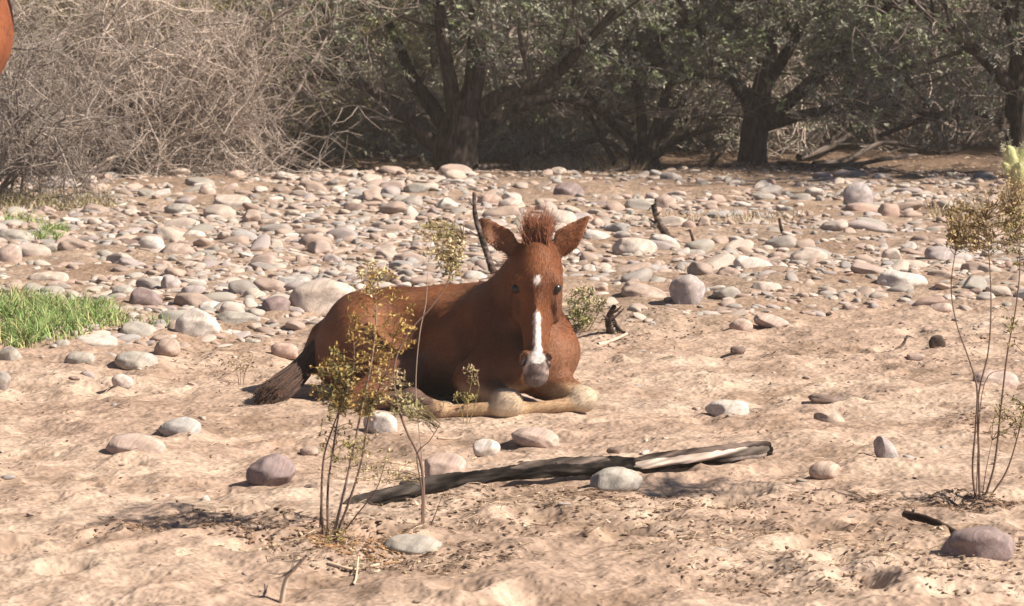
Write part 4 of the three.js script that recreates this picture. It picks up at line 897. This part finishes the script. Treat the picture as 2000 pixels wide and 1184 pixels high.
// ---------------------------------------------------------------- litter on the ground: chips, straw, dry leaves (nobody could count it)
{
  seed(800);
  const spot = (px, py, rx, rz, n, pal, big = 1) => { const g = onFlat(px, py); return [g.x, g.z, rx, rz, n, pal, big]; };
  const DK = [[0.10, 0.07, 0.05], [0.16, 0.11, 0.08], [0.22, 0.15, 0.10]], ST = [[0.55, 0.43, 0.30], [0.42, 0.32, 0.21], [0.62, 0.5, 0.37]], OR = [[0.36, 0.20, 0.10], [0.28, 0.16, 0.08], [0.42, 0.28, 0.15]], BR = [[0.24, 0.16, 0.11], [0.3, 0.21, 0.14], [0.18, 0.125, 0.09]];
  const zones = [[0.1, 0.6, 2.2, 2.4, 1500, DK, 0.8], [0.1, 0.6, 2.2, 2.4, 900, ST, 1], spot(1100, 1010, 0.55, 0.35, 900, DK), spot(1080, 1000, 0.5, 0.3, 500, ST), spot(1620, 1080, 0.5, 0.3, 700, BR), spot(1620, 1080, 0.5, 0.3, 500, ST), spot(1700, 1130, 0.5, 0.2, 400, DK), spot(700, 1080, 0.12, 0.14, 420, OR, 1.0), spot(760, 1095, 0.3, 0.16, 600, DK), spot(760, 1095, 0.35, 0.18, 260, ST, 1.1), spot(560, 1055, 0.25, 0.15, 500, BR, 1.2), spot(560, 1040, 0.3, 0.15, 140, ST, 1.1), spot(330, 1050, 0.22, 0.12, 300, BR), spot(1900, 990, 0.12, 0.12, 350, DK, 1.2), spot(1830, 995, 0.25, 0.12, 300, BR), spot(1450, 985, 0.5, 0.22, 500, BR), spot(740, 920, 0.2, 0.2, 300, ST), spot(1250, 640, 0.35, 0.4, 350, BR), spot(1150, 665, 0.25, 0.2, 200, DK), spot(1750, 680, 0.5, 0.6, 300, DK), spot(1960, 830, 0.2, 0.3, 300, BR), spot(480, 700, 0.3, 0.4, 200, BR),
    [0, -11.5, 5, 1.8, 2600, BR, 2.2], [0, -11.5, 5, 1.8, 1400, ST, 2.2], [1.2, -11, 3, 1, 1200, [[0.34, 0.27, 0.22], [0.45, 0.37, 0.3]], 2.6]];
  const chips = [], stalks = [];
  for (const [cx, cz, rx, rz, n, pal, big] of zones) for (let k = 0; k < n; k++) {
    const a = R(0, 6.28), q = Math.sqrt(rnd()), x = cx + Math.cos(a) * q * rx, z = cz + Math.sin(a) * q * rz, c = pal[Math.floor(rnd() * pal.length)], v = R(0.75, 1.2);
    if (foalArea(x, z)) continue;
    (rnd() < (pal === ST ? 0.75 : 0.3) ? stalks : chips).push([x, z, big, [c[0] * v, c[1] * v, c[2] * v]]);
  }
  const root = thing('ground_litter', 'dry leaf bits, chips and straw scattered over the sand', 'litter', null); root.userData.kind = 'stuff';
  const d = new THREE.Object3D(), cc = new THREE.Color();
  const chipG = stoneGeometry(950, 1, 1, 0.45, 0.7, null, 0.9, 2.2); chipG.deleteAttribute('color');
  const sb = new Builder(); sb.tube([V(-1, 0, 0), V(-0.3, 0.12, 0.06), V(0.4, 0.10, -0.05), V(1, 0.0, 0.05)], [0.05, 0.03], 4, [1, 1, 1]); const stalkG = sb.geometry(); stalkG.deleteAttribute('color');
  for (const [name, G, L, f] of [['chips', chipG, chips, (b) => { const r = R(0.0015, 0.006) * b; d.scale.set(r * R(1, 2.2), r * 0.6, r); }], ['straw', stalkG, stalks, (b) => { const l = R(0.005, 0.019) * b; d.scale.set(l, l * 1.1, l * 1.1); }]]) {
    const im = new THREE.InstancedMesh(G, M.litter, L.length);
    L.forEach(([x, z, big, c], k) => { d.position.set(x, ground(x, z) + 0.003, z); f(big); d.rotation.set(R(-0.4, 0.4), R(0, 6.28), R(-0.3, 0.3)); d.updateMatrix(); im.setMatrixAt(k, d.matrix); im.setColorAt(k, cc.setRGB(...c)); });
    im.name = name; im.userData.kind = 'stuff'; shade(im); root.add(im);
  }
}

// ---------------------------------------------------------------- cholla cactus at the right edge
{
  seed(860);
  const f = foot(1988, 432), o = thing('cholla_cactus', 'pale spiny cholla cactus at the right edge in front of the dark trees', 'cactus', f), s = scaleAt(f.z);
  const joint = (px0, py0, px1, py1, r, dz, name, c) => {
    const a = at(px0, py0, f.z), e = at(px1, py1, f.z + dz), b = new Builder(f), line = curve([a, a.clone().lerp(e, 0.5).add(V(0, 0, dz * 0.2)), e], 10);
    b.tube(line, (t) => r * Math.sqrt(Math.max(0.03, 1 - (2 * t - 1) ** 6)) * (1 + 0.06 * Math.sin(t * 40)), 10, c);
    const j = b.build(o, name, M.spine), sp_ = new Builder(f), ax = e.clone().sub(a).normalize();
    for (let k = 0; k < 420; k++) { const t = R(0.02, 1), p = line[Math.floor(t * 9.99)].clone(), d = rdir(); d.addScaledVector(ax, -d.dot(ax) * (t > 0.9 ? 0 : 0.7)).normalize(); p.addScaledVector(d, r * 0.9); const q = p.clone().addScaledVector(d.clone().add(rdir().multiplyScalar(0.6)).normalize(), R(0.012, 0.024)); sp_.tube([p, q], [0.0012, 0.0004], 3, [0.78, 0.72, 0.48], false); }
    sp_.build(j, 'spines', M.spine).userData.kind = 'stuff';
  };
  const G = [0.42, 0.44, 0.20], BRN = [0.16, 0.11, 0.06];
  joint(1988, 440, 1986, 345, 0.04, 0, 'trunk', BRN);
  joint(1984, 340, 1968, 284, 0.034, 0.03, 'joint', G); joint(1986, 340, 2002, 286, 0.034, -0.02, 'joint', G); joint(1982, 348, 1960, 318, 0.022, 0.05, 'joint', G); joint(1986, 360, 1990, 318, 0.034, 0.06, 'joint', G); joint(1988, 350, 2012, 322, 0.03, 0.02, 'joint', G);
}

// ---------------------------------------------------------------- trees and brush behind the bar
function growth(b, start, dir, len, r, level, o) {
  const n = level >= o.levels - 1 ? 3 : 5, pts = [start.clone()], d = dir.clone(), p = start.clone();
  for (let k = 0; k < n; k++) {
    d.add(rdir().multiplyScalar(o.wob)).add(V(0, o.rise[level] ?? 0, 0)).normalize(); p.addScaledVector(d, len / n);
    if (o.floor !== undefined && p.y < o.floor) { p.y = o.floor + R(0, 0.03); d.y = Math.abs(d.y) * 0.3; }
    pts.push(p.clone());
  }
  const c = o.color(level);
  b.tube(pts, [r, r * (level >= o.levels - 1 ? 0.45 : 0.55)], level === 0 ? 6 : level === 1 ? 4 : 3, c, false);
  if (level >= o.levels - 1) { o.tips?.push([pts[1].clone(), d.clone()], [pts[n].clone(), d.clone()]); return; }
  const kids = o.kids[level];
  for (let k = 0; k < kids; k++) {
    const t = R(0.2, 1) * n, i = Math.min(n - 1, Math.floor(t)), s = pts[i].clone().lerp(pts[i + 1], t - i);
    const cd = d.clone().multiplyScalar(R(0.2, 0.9)).add(rdir(o.kidUp ?? 0.1)).normalize();
    growth(b, s, cd, len * R(o.shrink[0], o.shrink[1]), Math.max(o.minR, r * R(0.4, 0.6)), level + 1, o);
  }
  if (level < o.levels - 1) o.tips?.push([pts[n].clone(), d.clone()]);
}
// a spray of small leaflets; trees carry many copies of it
function sprayGeometry(sd, n, len, leaf, wid) {
  seed(sd);
  const b = new Builder();
  b.tube([V(0, 0, 0), V(0.01, len * 0.5, 0), V(0.02, len, 0.01)], [0.0016, 0.0008], 3, [0.5, 0.45, 0.4], false);
  for (let k = 0; k < n; k++) { const t = k / n, s = V(0.02 * t, len * (0.15 + 0.85 * t), 0.01 * t), d = V(k % 2 ? 1 : -1, R(0.2, 0.9), R(-0.8, 0.8)).normalize(), sd2 = V().crossVectors(d, rdir()).normalize(), v = R(0.8, 1.2); b.leaf(s, d, sd2, leaf * R(0.7, 1.3), wid, [v, v, v]); }
  return b.geometry();
}
const sprays = [sprayGeometry(901, 16, 0.11, 0.034, 0.010), sprayGeometry(902, 14, 0.09, 0.030, 0.012)];
M.spray = new THREE.MeshStandardMaterial({ color: 0xffffff, vertexColors: true, roughness: 0.85, side: THREE.DoubleSide });
function foliage(parent, origin, tips, per, pal, spread, scale = 1, low = 0) {
  const lists = [[], []];
  for (const [p, d] of tips) for (let k = 0; k < Math.ceil(per); k++) if (rnd() < (per < 1 ? per : 1) * (low ? lerp(low, 1, smooth(0.52, 0.92, p.y)) * lerp(1, 0.1, smooth(1.25, 1.6, p.y)) : 1)) lists[rnd() < 0.5 ? 0 : 1].push([p.clone().add(rdir().multiplyScalar(spread * rnd())), d]);
  const q = new THREE.Quaternion(), m = new THREE.Matrix4(), cc = new THREE.Color();
  lists.forEach((L, v) => {
    if (!L.length) return;
    const im = new THREE.InstancedMesh(sprays[v], M.spray, L.length);
    L.forEach(([p, d], k) => { const dir = d.clone().multiplyScalar(0.6).add(rdir(0.1)).normalize(); q.setFromUnitVectors(V(0, 1, 0), dir); const s = R(0.7, 1.3) * scale; m.compose(p.sub(origin), q, V(s, s, s)); im.setMatrixAt(k, m); const c = pal[Math.floor(rnd() * pal.length)], f = R(0.75, 1.2); im.setColorAt(k, cc.setRGB(c[0] * f, c[1] * f, c[2] * f)); });
    im.name = 'crown'; im.userData.kind = 'stuff'; shade(im); parent.add(im);
  });
}
const BARK = [0.085, 0.066, 0.055], BARK_GREY = [0.20, 0.17, 0.148];
const GREEN = [[0.15, 0.19, 0.085], [0.20, 0.245, 0.115], [0.25, 0.285, 0.16], [0.12, 0.15, 0.075]], SAGE = [[0.24, 0.25, 0.185], [0.31, 0.32, 0.24], [0.18, 0.19, 0.13], [0.38, 0.375, 0.30]];
function mesquite(name, label, base, trunk, limbs, opt) {
  const f = foot(...base), z = f.z, o = thing(name, label, 'tree', f, 'trees behind the bar'), tips = [];
  const tb = new Builder(f), tp = trunk.map(([x, y], k) => k ? at(x, y, z) : f.clone().add(V(0, -0.05, 0)));
  const rings = (r0, r1, id) => (t) => [...Array(14)].map((_, s) => { const a = s / 14 * 6.283; return lerp(r0, r1, t) * (1 + 0.13 * N(Math.cos(a) * 1.6 + id, Math.sin(a) * 1.6, t * 4) + (t < 0.15 ? 0.35 * (0.15 - t) / 0.15 : 0)); });
  const bc = (t, a) => { const s = 1 + 0.3 * N(t * 9, Math.cos(a) * 3, Math.sin(a) * 3); return [BARK[0] * s, BARK[1] * s, BARK[2] * s]; };
  tb.tube(curve(tp, 16), rings(opt.r[0], opt.r[1], base[0]), 14, bc);
  tb.build(o, 'trunk', M.bark);
  const twigs = new Builder(f);
  const go = { levels: 4, wob: 0.28, rise: [0.02, 0.0, -0.05, -0.08], kids: [5, 5, 4], shrink: [0.4, 0.7], minR: 0.0028, floor: 0.38, kidUp: 0.12, tips, color: (l) => { const s = R(0.7, 1.3), c = l > 1 ? BARK_GREY : BARK; return [c[0] * s, c[1] * s, c[2] * s]; } };
  for (const [px, r0, r1, dz, kids = 7, klen = 0.7] of limbs) {
    const n = px.length, pts = px.map(([x, y], k) => at(x, y, z + dz * k / (n - 1))), line = curve(pts, 8 * (n - 1)), lb = new Builder(f);
    lb.tube(line, (t) => lerp(r0, r1, t) * (1 + 0.15 * N(t * 9, px[0][0], r0 * 50)), 9, bc);
    lb.build(o, 'limb', M.bark);
    for (let k = 0; k < kids; k++) { const t = R(0.42, 1), i = Math.min(line.length - 2, Math.floor(t * (line.length - 1))), d = line[i + 1].clone().sub(line[i]).normalize(); growth(twigs, line[i], d.multiplyScalar(0.7).add(rdir(0.15)).normalize(), klen * R(0.6, 1.2), lerp(r0, r1, t) * 0.45, 1, go); }
  }
  // the crown above: boughs that spread out overhead
  for (let k = 0; k < (opt.boughs ?? 10); k++) {
    const s = at(opt.top[0], opt.top[1], z), a = R(0, 6.28), d = V(Math.cos(a) * opt.spread[0], R(0.35, 1.1), Math.sin(a) * opt.spread[1] + opt.spread[2]).normalize();
    const b0 = s.clone(), L = R(1.2, 2.0), pts = [b0, b0.clone().addScaledVector(d, L * 0.5).add(V(0, 0.1, 0)), b0.clone().addScaledVector(d, L).add(V(0, 0.05, 0))], lb = new Builder(f), line = curve(pts, 8);
    lb.tube(line, [0.05, 0.018], 7, bc); lb.build(o, 'limb', M.bark);
    for (let q = 0; q < 6; q++) { const i = 2 + Math.floor(rnd() * 6); growth(twigs, line[i], d.clone().multiplyScalar(0.6).add(rdir(0.1)).normalize(), R(0.5, 0.9), 0.015, 1, go); }
  }
  twigs.build(o, 'twigs', M.twig).userData.kind = 'stuff';
  foliage(o, f, tips, opt.leaves, opt.pal, 0.09, opt.leafScale ?? 1, opt.low ?? 0.35);
  return o;
}
seed(1000);
mesquite('mesquite_tree', 'dark spreading mesquite with thick forked trunk directly behind the foal', [890, 342], [[890, 342], [890, 300], [897, 255], [903, 225]], [
  [[[872, 300], [815, 248], [765, 198], [700, 165], [610, 145]], 0.06, 0.02, 0.2, 4], [[[880, 265], [842, 205], [805, 150], [775, 80], [740, 0]], 0.06, 0.025, -0.3, 4], [[[893, 245], [880, 160], [862, 60], [852, -60]], 0.065, 0.03, 0.35, 4],
  [[[905, 235], [928, 150], [932, 30], [940, -120]], 0.085, 0.05, 0, 4], [[[913, 250], [968, 192], [1060, 162], [1130, 100], [1200, 20]], 0.065, 0.025, 0.3, 5], [[[915, 280], [980, 228], [1075, 192], [1150, 205], [1240, 242]], 0.05, 0.014, -0.2, 4], [[[868, 305], [820, 270], [790, 240], [760, 235]], 0.03, 0.012, -0.3, 3],
], { r: [0.17, 0.135], top: [935, 10], spread: [1.2, 0.55, 0.12], leaves: 1.3, pal: [...GREEN, ...SAGE, ...SAGE], boughs: 3, low: 0.02 });
mesquite('mesquite_tree', 'grey leaved mesquite with a single dark trunk right of the foal', [1470, 333], [[1468, 333], [1470, 290], [1476, 240], [1484, 190]], [
  [[[1470, 215], [1425, 140], [1380, 85], [1330, 20]], 0.055, 0.025, 0.3, 8], [[[1484, 195], [1500, 110], [1492, 0], [1490, -90]], 0.08, 0.05, 0, 8], [[[1492, 235], [1580, 165], [1660, 85], [1750, 0]], 0.06, 0.025, 0.4, 9], [[[1495, 245], [1600, 218], [1720, 205], [1850, 232]], 0.045, 0.015, 0.5, 8, 0.6], [[[1480, 190], [1555, 70], [1600, -60]], 0.05, 0.03, -0.4, 6], [[[1470, 200], [1440, 170], [1400, 150], [1340, 155]], 0.035, 0.012, 0.2, 5],
], { r: [0.105, 0.085], top: [1492, -20], spread: [1.2, 0.75, 0.35], leaves: 1.4, pal: SAGE.concat(GREEN.slice(0, 2)), boughs: 3, low: 0.08 });
mesquite('crooked_mesquite', 'crooked many-stemmed mesquite with bare crossing branches between the two trunks', [1258, 330], [[1258, 330], [1256, 318], [1254, 305], [1252, 295]], [
  [[[1252, 320], [1228, 272], [1185, 232], [1122, 165], [1080, 90]], 0.04, 0.016, 0.3, 6, 0.5], [[[1258, 310], [1288, 232], [1312, 155], [1372, 100], [1400, 20]], 0.045, 0.02, -0.2, 7], [[[1245, 325], [1180, 275], [1100, 292], [1050, 300]], 0.026, 0.01, 0.5, 3, 0.35], [[[1256, 300], [1250, 200], [1225, 110], [1230, 0]], 0.04, 0.02, -0.3, 7], [[[1262, 320], [1330, 272], [1400, 250]], 0.03, 0.012, 0.4, 4, 0.4], [[[1205, 325], [1160, 240], [1120, 160]], 0.022, 0.012, 0.2, 3, 0.5], [[[1260, 310], [1360, 160], [1440, 60]], 0.03, 0.014, -0.5, 6],
], { r: [0.12, 0.09], top: [1240, -20], spread: [1.1, 0.6, 0.2], leaves: 0.8, pal: [...SAGE, GREEN[0]], boughs: 2, low: 0.03 });
mesquite('mesquite_tree', 'darkest mesquite at the right edge with dense low boughs', [1990, 345], [[1990, 345], [1992, 280], [1988, 200], [1995, 120]], [
  [[[1985, 250], [1900, 215], [1800, 235], [1720, 265]], 0.04, 0.014, 0.4, 8, 0.6], [[[1988, 190], [1920, 110], [1850, 60], [1780, 0]], 0.055, 0.025, 0.5, 9], [[[1990, 200], [2040, 120], [2100, 20]], 0.06, 0.03, 0, 6], [[[1992, 150], [1980, 50], [1950, -60]], 0.06, 0.04, 0.2, 8], [[[1986, 240], [1930, 260], [1880, 290], [1830, 300]], 0.03, 0.01, 0.4, 6, 0.5],
], { r: [0.095, 0.08], top: [1985, -20], spread: [1.2, 0.8, 0.45], leaves: 0.6, pal: [...SAGE, ...GREEN], boughs: 5 });
mesquite('mesquite_tree', 'leafy mesquite beyond the right edge shading the end of the bar', [2330, 372], [[2330, 372], [2332, 300], [2325, 200], [2330, 100]], [
  [[[2325, 220], [2250, 120], [2180, 40], [2100, -40]], 0.06, 0.025, 0.3, 8], [[[2330, 200], [2420, 100], [2500, 0]], 0.06, 0.03, 0, 6],
], { r: [0.14, 0.11], top: [2320, -30], spread: [1.3, 0.8, 0.1], leaves: 0.6, pal: [...SAGE, ...GREEN], boughs: 7 });

function brush(name, label, base, stems, len, spreadX, opt) {
  const f = foot(...base), o = thing(name, label, 'shrub', f, opt.group || 'dry brush behind the bar'), b = new Builder(f), tips = [];
  const go = { levels: 4, wob: opt.wob ?? 0.33, rise: opt.rise ?? [0.03, -0.02, -0.05, -0.03], kids: opt.kids ?? [9, 7, 5], shrink: [0.38, 0.66], minR: opt.minR ?? 0.0022, floor: f.y + 0.02, kidUp: 0.05, tips, color: (l) => { const s = R(0.6, 1.25), c = opt.col; return [c[0] * s, c[1] * s, c[2] * s]; } };
  for (let k = 0; k < stems; k++) {
    const d = V(R(-spreadX, spreadX), R(0.55, 1), R(-0.6, 0.75)).normalize();
    growth(b, f.clone().add(V(R(-0.12, 0.12) * len, -0.02, R(-0.1, 0.1) * len)), d, len * R(0.65, 1.1), R(0.008, 0.015), 0, go);
  }
  b.build(o, 'branches', M.twig);
  if (opt.leaves) foliage(o, f, tips, opt.leaves, opt.pal, 0.08, opt.leafScale ?? 0.8);
  return o;
}
seed(1100);
const DRY = [0.47, 0.395, 0.33], DRY_GREY = [0.39, 0.35, 0.315], DRY_DARK = [0.28, 0.24, 0.205];
brush('dead_shrub', 'dense grey dead shrub at the left edge below the standing horse', [10, 408], 11, 1.1, 1.0, { col: DRY_DARK });
brush('dead_shrub', 'tangled tan dead shrub second from the left edge', [130, 362], 12, 1.5, 1.0, { col: DRY });
brush('dead_shrub', 'big pale dead shrub with arching twigs left of the dark hollow', [300, 352], 13, 1.6, 1.0, { col: DRY });
brush('dead_shrub', 'pale bare shrub with long bleached twigs reaching over the dark hollow', [395, 350], 11, 1.15, 1.0, { col: [0.47, 0.39, 0.33], kids: [8, 6, 4] });
brush('dead_shrub', 'low dark dead shrub between the two left shrubs', [215, 350], 10, 0.8, 1.2, { col: DRY_DARK });
brush('olive_shrub', 'tall olive-yellow shrub rising behind the pale dead shrubs', [440, 324], 10, 1.9, 0.45, { col: [0.34, 0.29, 0.16], leaves: 0.8, leafScale: 0.9, pal: [[0.30, 0.27, 0.09], [0.36, 0.31, 0.12], [0.24, 0.23, 0.08]] });
brush('olive_shrub', 'pale yellowish shrub behind the left edge shrubs', [150, 325], 11, 2.1, 0.7, { col: [0.46, 0.39, 0.28], leaves: 1, pal: [[0.42, 0.37, 0.23], [0.36, 0.33, 0.19]] });
brush('olive_shrub', 'green shrub between the olive one and the forked mesquite', [570, 312], 8, 2.1, 0.6, { col: BARK_GREY, leaves: 0.5, pal: GREEN });
// scrub seen through the gaps under the trees
const behind = [[40, 300, DRY, 0], [270, 300, DRY_GREY, 1], [520, 296, DRY_DARK, 1], [700, 300, DRY_GREY, 1], [800, 292, DRY, 1], [980, 300, DRY_GREY, 1], [1080, 288, DRY, 1], [1180, 300, DRY, 0], [1330, 300, DRY, 0], [1400, 286, DRY_GREY, 1], [1560, 300, DRY, 0], [1660, 288, DRY_GREY, 1], [1780, 300, DRY_DARK, 0], [1880, 290, DRY_GREY, 1], [2020, 300, DRY_DARK, 1]];
const where = ['behind the left edge', 'behind the two left dead shrubs', 'at the back of the dark hollow', 'left of the forked mesquite', 'right behind the left limbs of the forked mesquite', 'right of the forked trunk', 'in the gap between forked and crooked mesquite', 'just left of the crooked mesquite', 'just right of the crooked mesquite', 'left of the single dark trunk', 'right of the single dark trunk', 'behind the fallen branches', 'right of the fallen branches', 'left of the trunk at the right edge', 'behind the right edge'];
behind.forEach(([px, py, col, lv], k) => brush('scrub_bush', `${lv ? 'sparsely leaved' : 'bare'} ${col === DRY ? 'tan' : col === DRY_GREY ? 'grey' : 'dark'} scrub bush ${where[k]}`, [px, py], 11, R(1.7, 2.2), 0.9, { col, minR: 0.005, kids: [6, 5, 4], leaves: lv ? 0.22 : 0, pal: SAGE, leafScale: 1.2, group: 'scrub under the trees' }));
seed(1130);
for (const [px, py, len, text] of [[790, 318, 0.75, 'pale sage bush glimpsed left of the forked trunk'], [1010, 314, 0.85, 'rounded pale sage bush glimpsed right of the forked trunk'], [1110, 304, 0.9, 'pale bush at the back of the sunlit gap'], [1350, 306, 0.9, 'pale twiggy bush between crooked and single trunk']])
  brush('sage_bush', text, [px, py], 12, len, 1.0, { col: [0.50, 0.44, 0.37], minR: 0.004, kids: [8, 6, 4], leaves: 0.3, pal: [[0.40, 0.39, 0.29], [0.46, 0.43, 0.33], [0.34, 0.35, 0.24]], leafScale: 1.0, group: 'scrub under the trees' });
// far scrub closing the view
seed(1150);
for (let k = 0; k < 12; k++) brush('far_scrub', `far grey-green scrub seen between the trees, number ${['one', 'two', 'three', 'four', 'five', 'six', 'seven', 'eight', 'nine', 'ten', 'eleven', 'twelve'][k]} from the left`, [k * 190 - 30, 205 + (k % 3) * 14], 9, R(2.6, 3.2), 0.9, { col: DRY_GREY, minR: 0.008, kids: [6, 5, 3], leaves: 1, pal: [...SAGE, [0.30, 0.27, 0.2]], leafScale: 2.6, group: 'far scrub' });

// fallen branches and dry grass under the trees
seed(1200);
const DEAD = [0.17, 0.14, 0.12];
[[[[1560, 322], [1610, 318, 0.06], [1690, 300, 0.16], [1740, 290, 0.2]], 0.03, 0.012, 'grey fallen branch arching right of the single dark trunk'], [[[1590, 330], [1650, 326, 0.03], [1730, 318, 0.1], [1800, 320, 0.05]], 0.026, 0.012, 'long fallen branch lying lowest right of the single dark trunk'], [[[1620, 312], [1632, 310, 0.12], [1690, 306, 0.24], [1712, 314, 0.05]], 0.022, 0.012, 'hooped dead branch rising over the other fallen ones'], [[[1520, 336], [1600, 344], [1700, 340, 0.02]], 0.02, 0.01, 'thin dead branch lying at the foot of the single dark trunk'], [[[1660, 330], [1720, 336, 0.04], [1790, 330, 0.06]], 0.022, 0.01, 'short fallen branch below the hooped one'], [[[930, 345], [1000, 332, 0.03], [1060, 318, 0.07], [1130, 316, 0.03]], 0.02, 0.009, 'fallen branch slanting up from the foot of the forked trunk'], [[[1090, 344], [1150, 342], [1230, 338, 0.02]], 0.022, 0.012, 'fallen branch lying across the sunlit gap'], [[[1380, 338], [1420, 322, 0.1], [1450, 300, 0.25]], 0.014, 0.006, 'thin branch propped against the single dark trunk']].forEach(([px, r0, r1, label]) => lying('fallen_branch', label, px, r0, r1, DEAD, 'fallen branches under the trees'));
function dryGrass(label, px, py, rx, rz, n, c, h) {
  const g = onFlat(px, py), b = new Builder();
  for (let k = 0; k < n; k++) { const a = R(0, 6.28), q = Math.sqrt(rnd()), x = g.x + Math.cos(a) * q * rx, z = g.z + Math.sin(a) * q * rz, d = V(R(-0.8, 0.8), 1, R(-0.6, 0.6)).normalize(), v = R(0.6, 1.2); b.blade(V(x, ground(x, z) - 0.01, z), d, V().crossVectors(d, rdir()).normalize(), R(0.5, 1) * h, R(0.005, 0.010), V(R(-0.3, 0.3), R(-0.35, 0.05), R(-0.3, 0.3)), [c[0] * v, c[1] * v, c[2] * v]); }
  tag(b.build(scene, numbered('dry_grass'), M.grass), label, 'grass', null, 'stuff');
}
dryGrass('sunlit straw coloured grass in the gap between the trees', 1150, 330, 0.5, 0.5, 900, [0.52, 0.38, 0.22], 0.14);
dryGrass('dry yellowish grass around the cactus and sapling at the right edge', 1960, 440, 0.4, 0.8, 650, [0.38, 0.30, 0.17], 0.12);
dryGrass('dull dry grass at the foot of the shrub on the left edge', 60, 415, 0.5, 0.5, 700, [0.33, 0.28, 0.14], 0.16);
dryGrass('thin dry grass behind the broken branch on the right bar', 1400, 440, 0.5, 0.5, 320, [0.46, 0.37, 0.24], 0.09);
renderer.render(scene, camera);
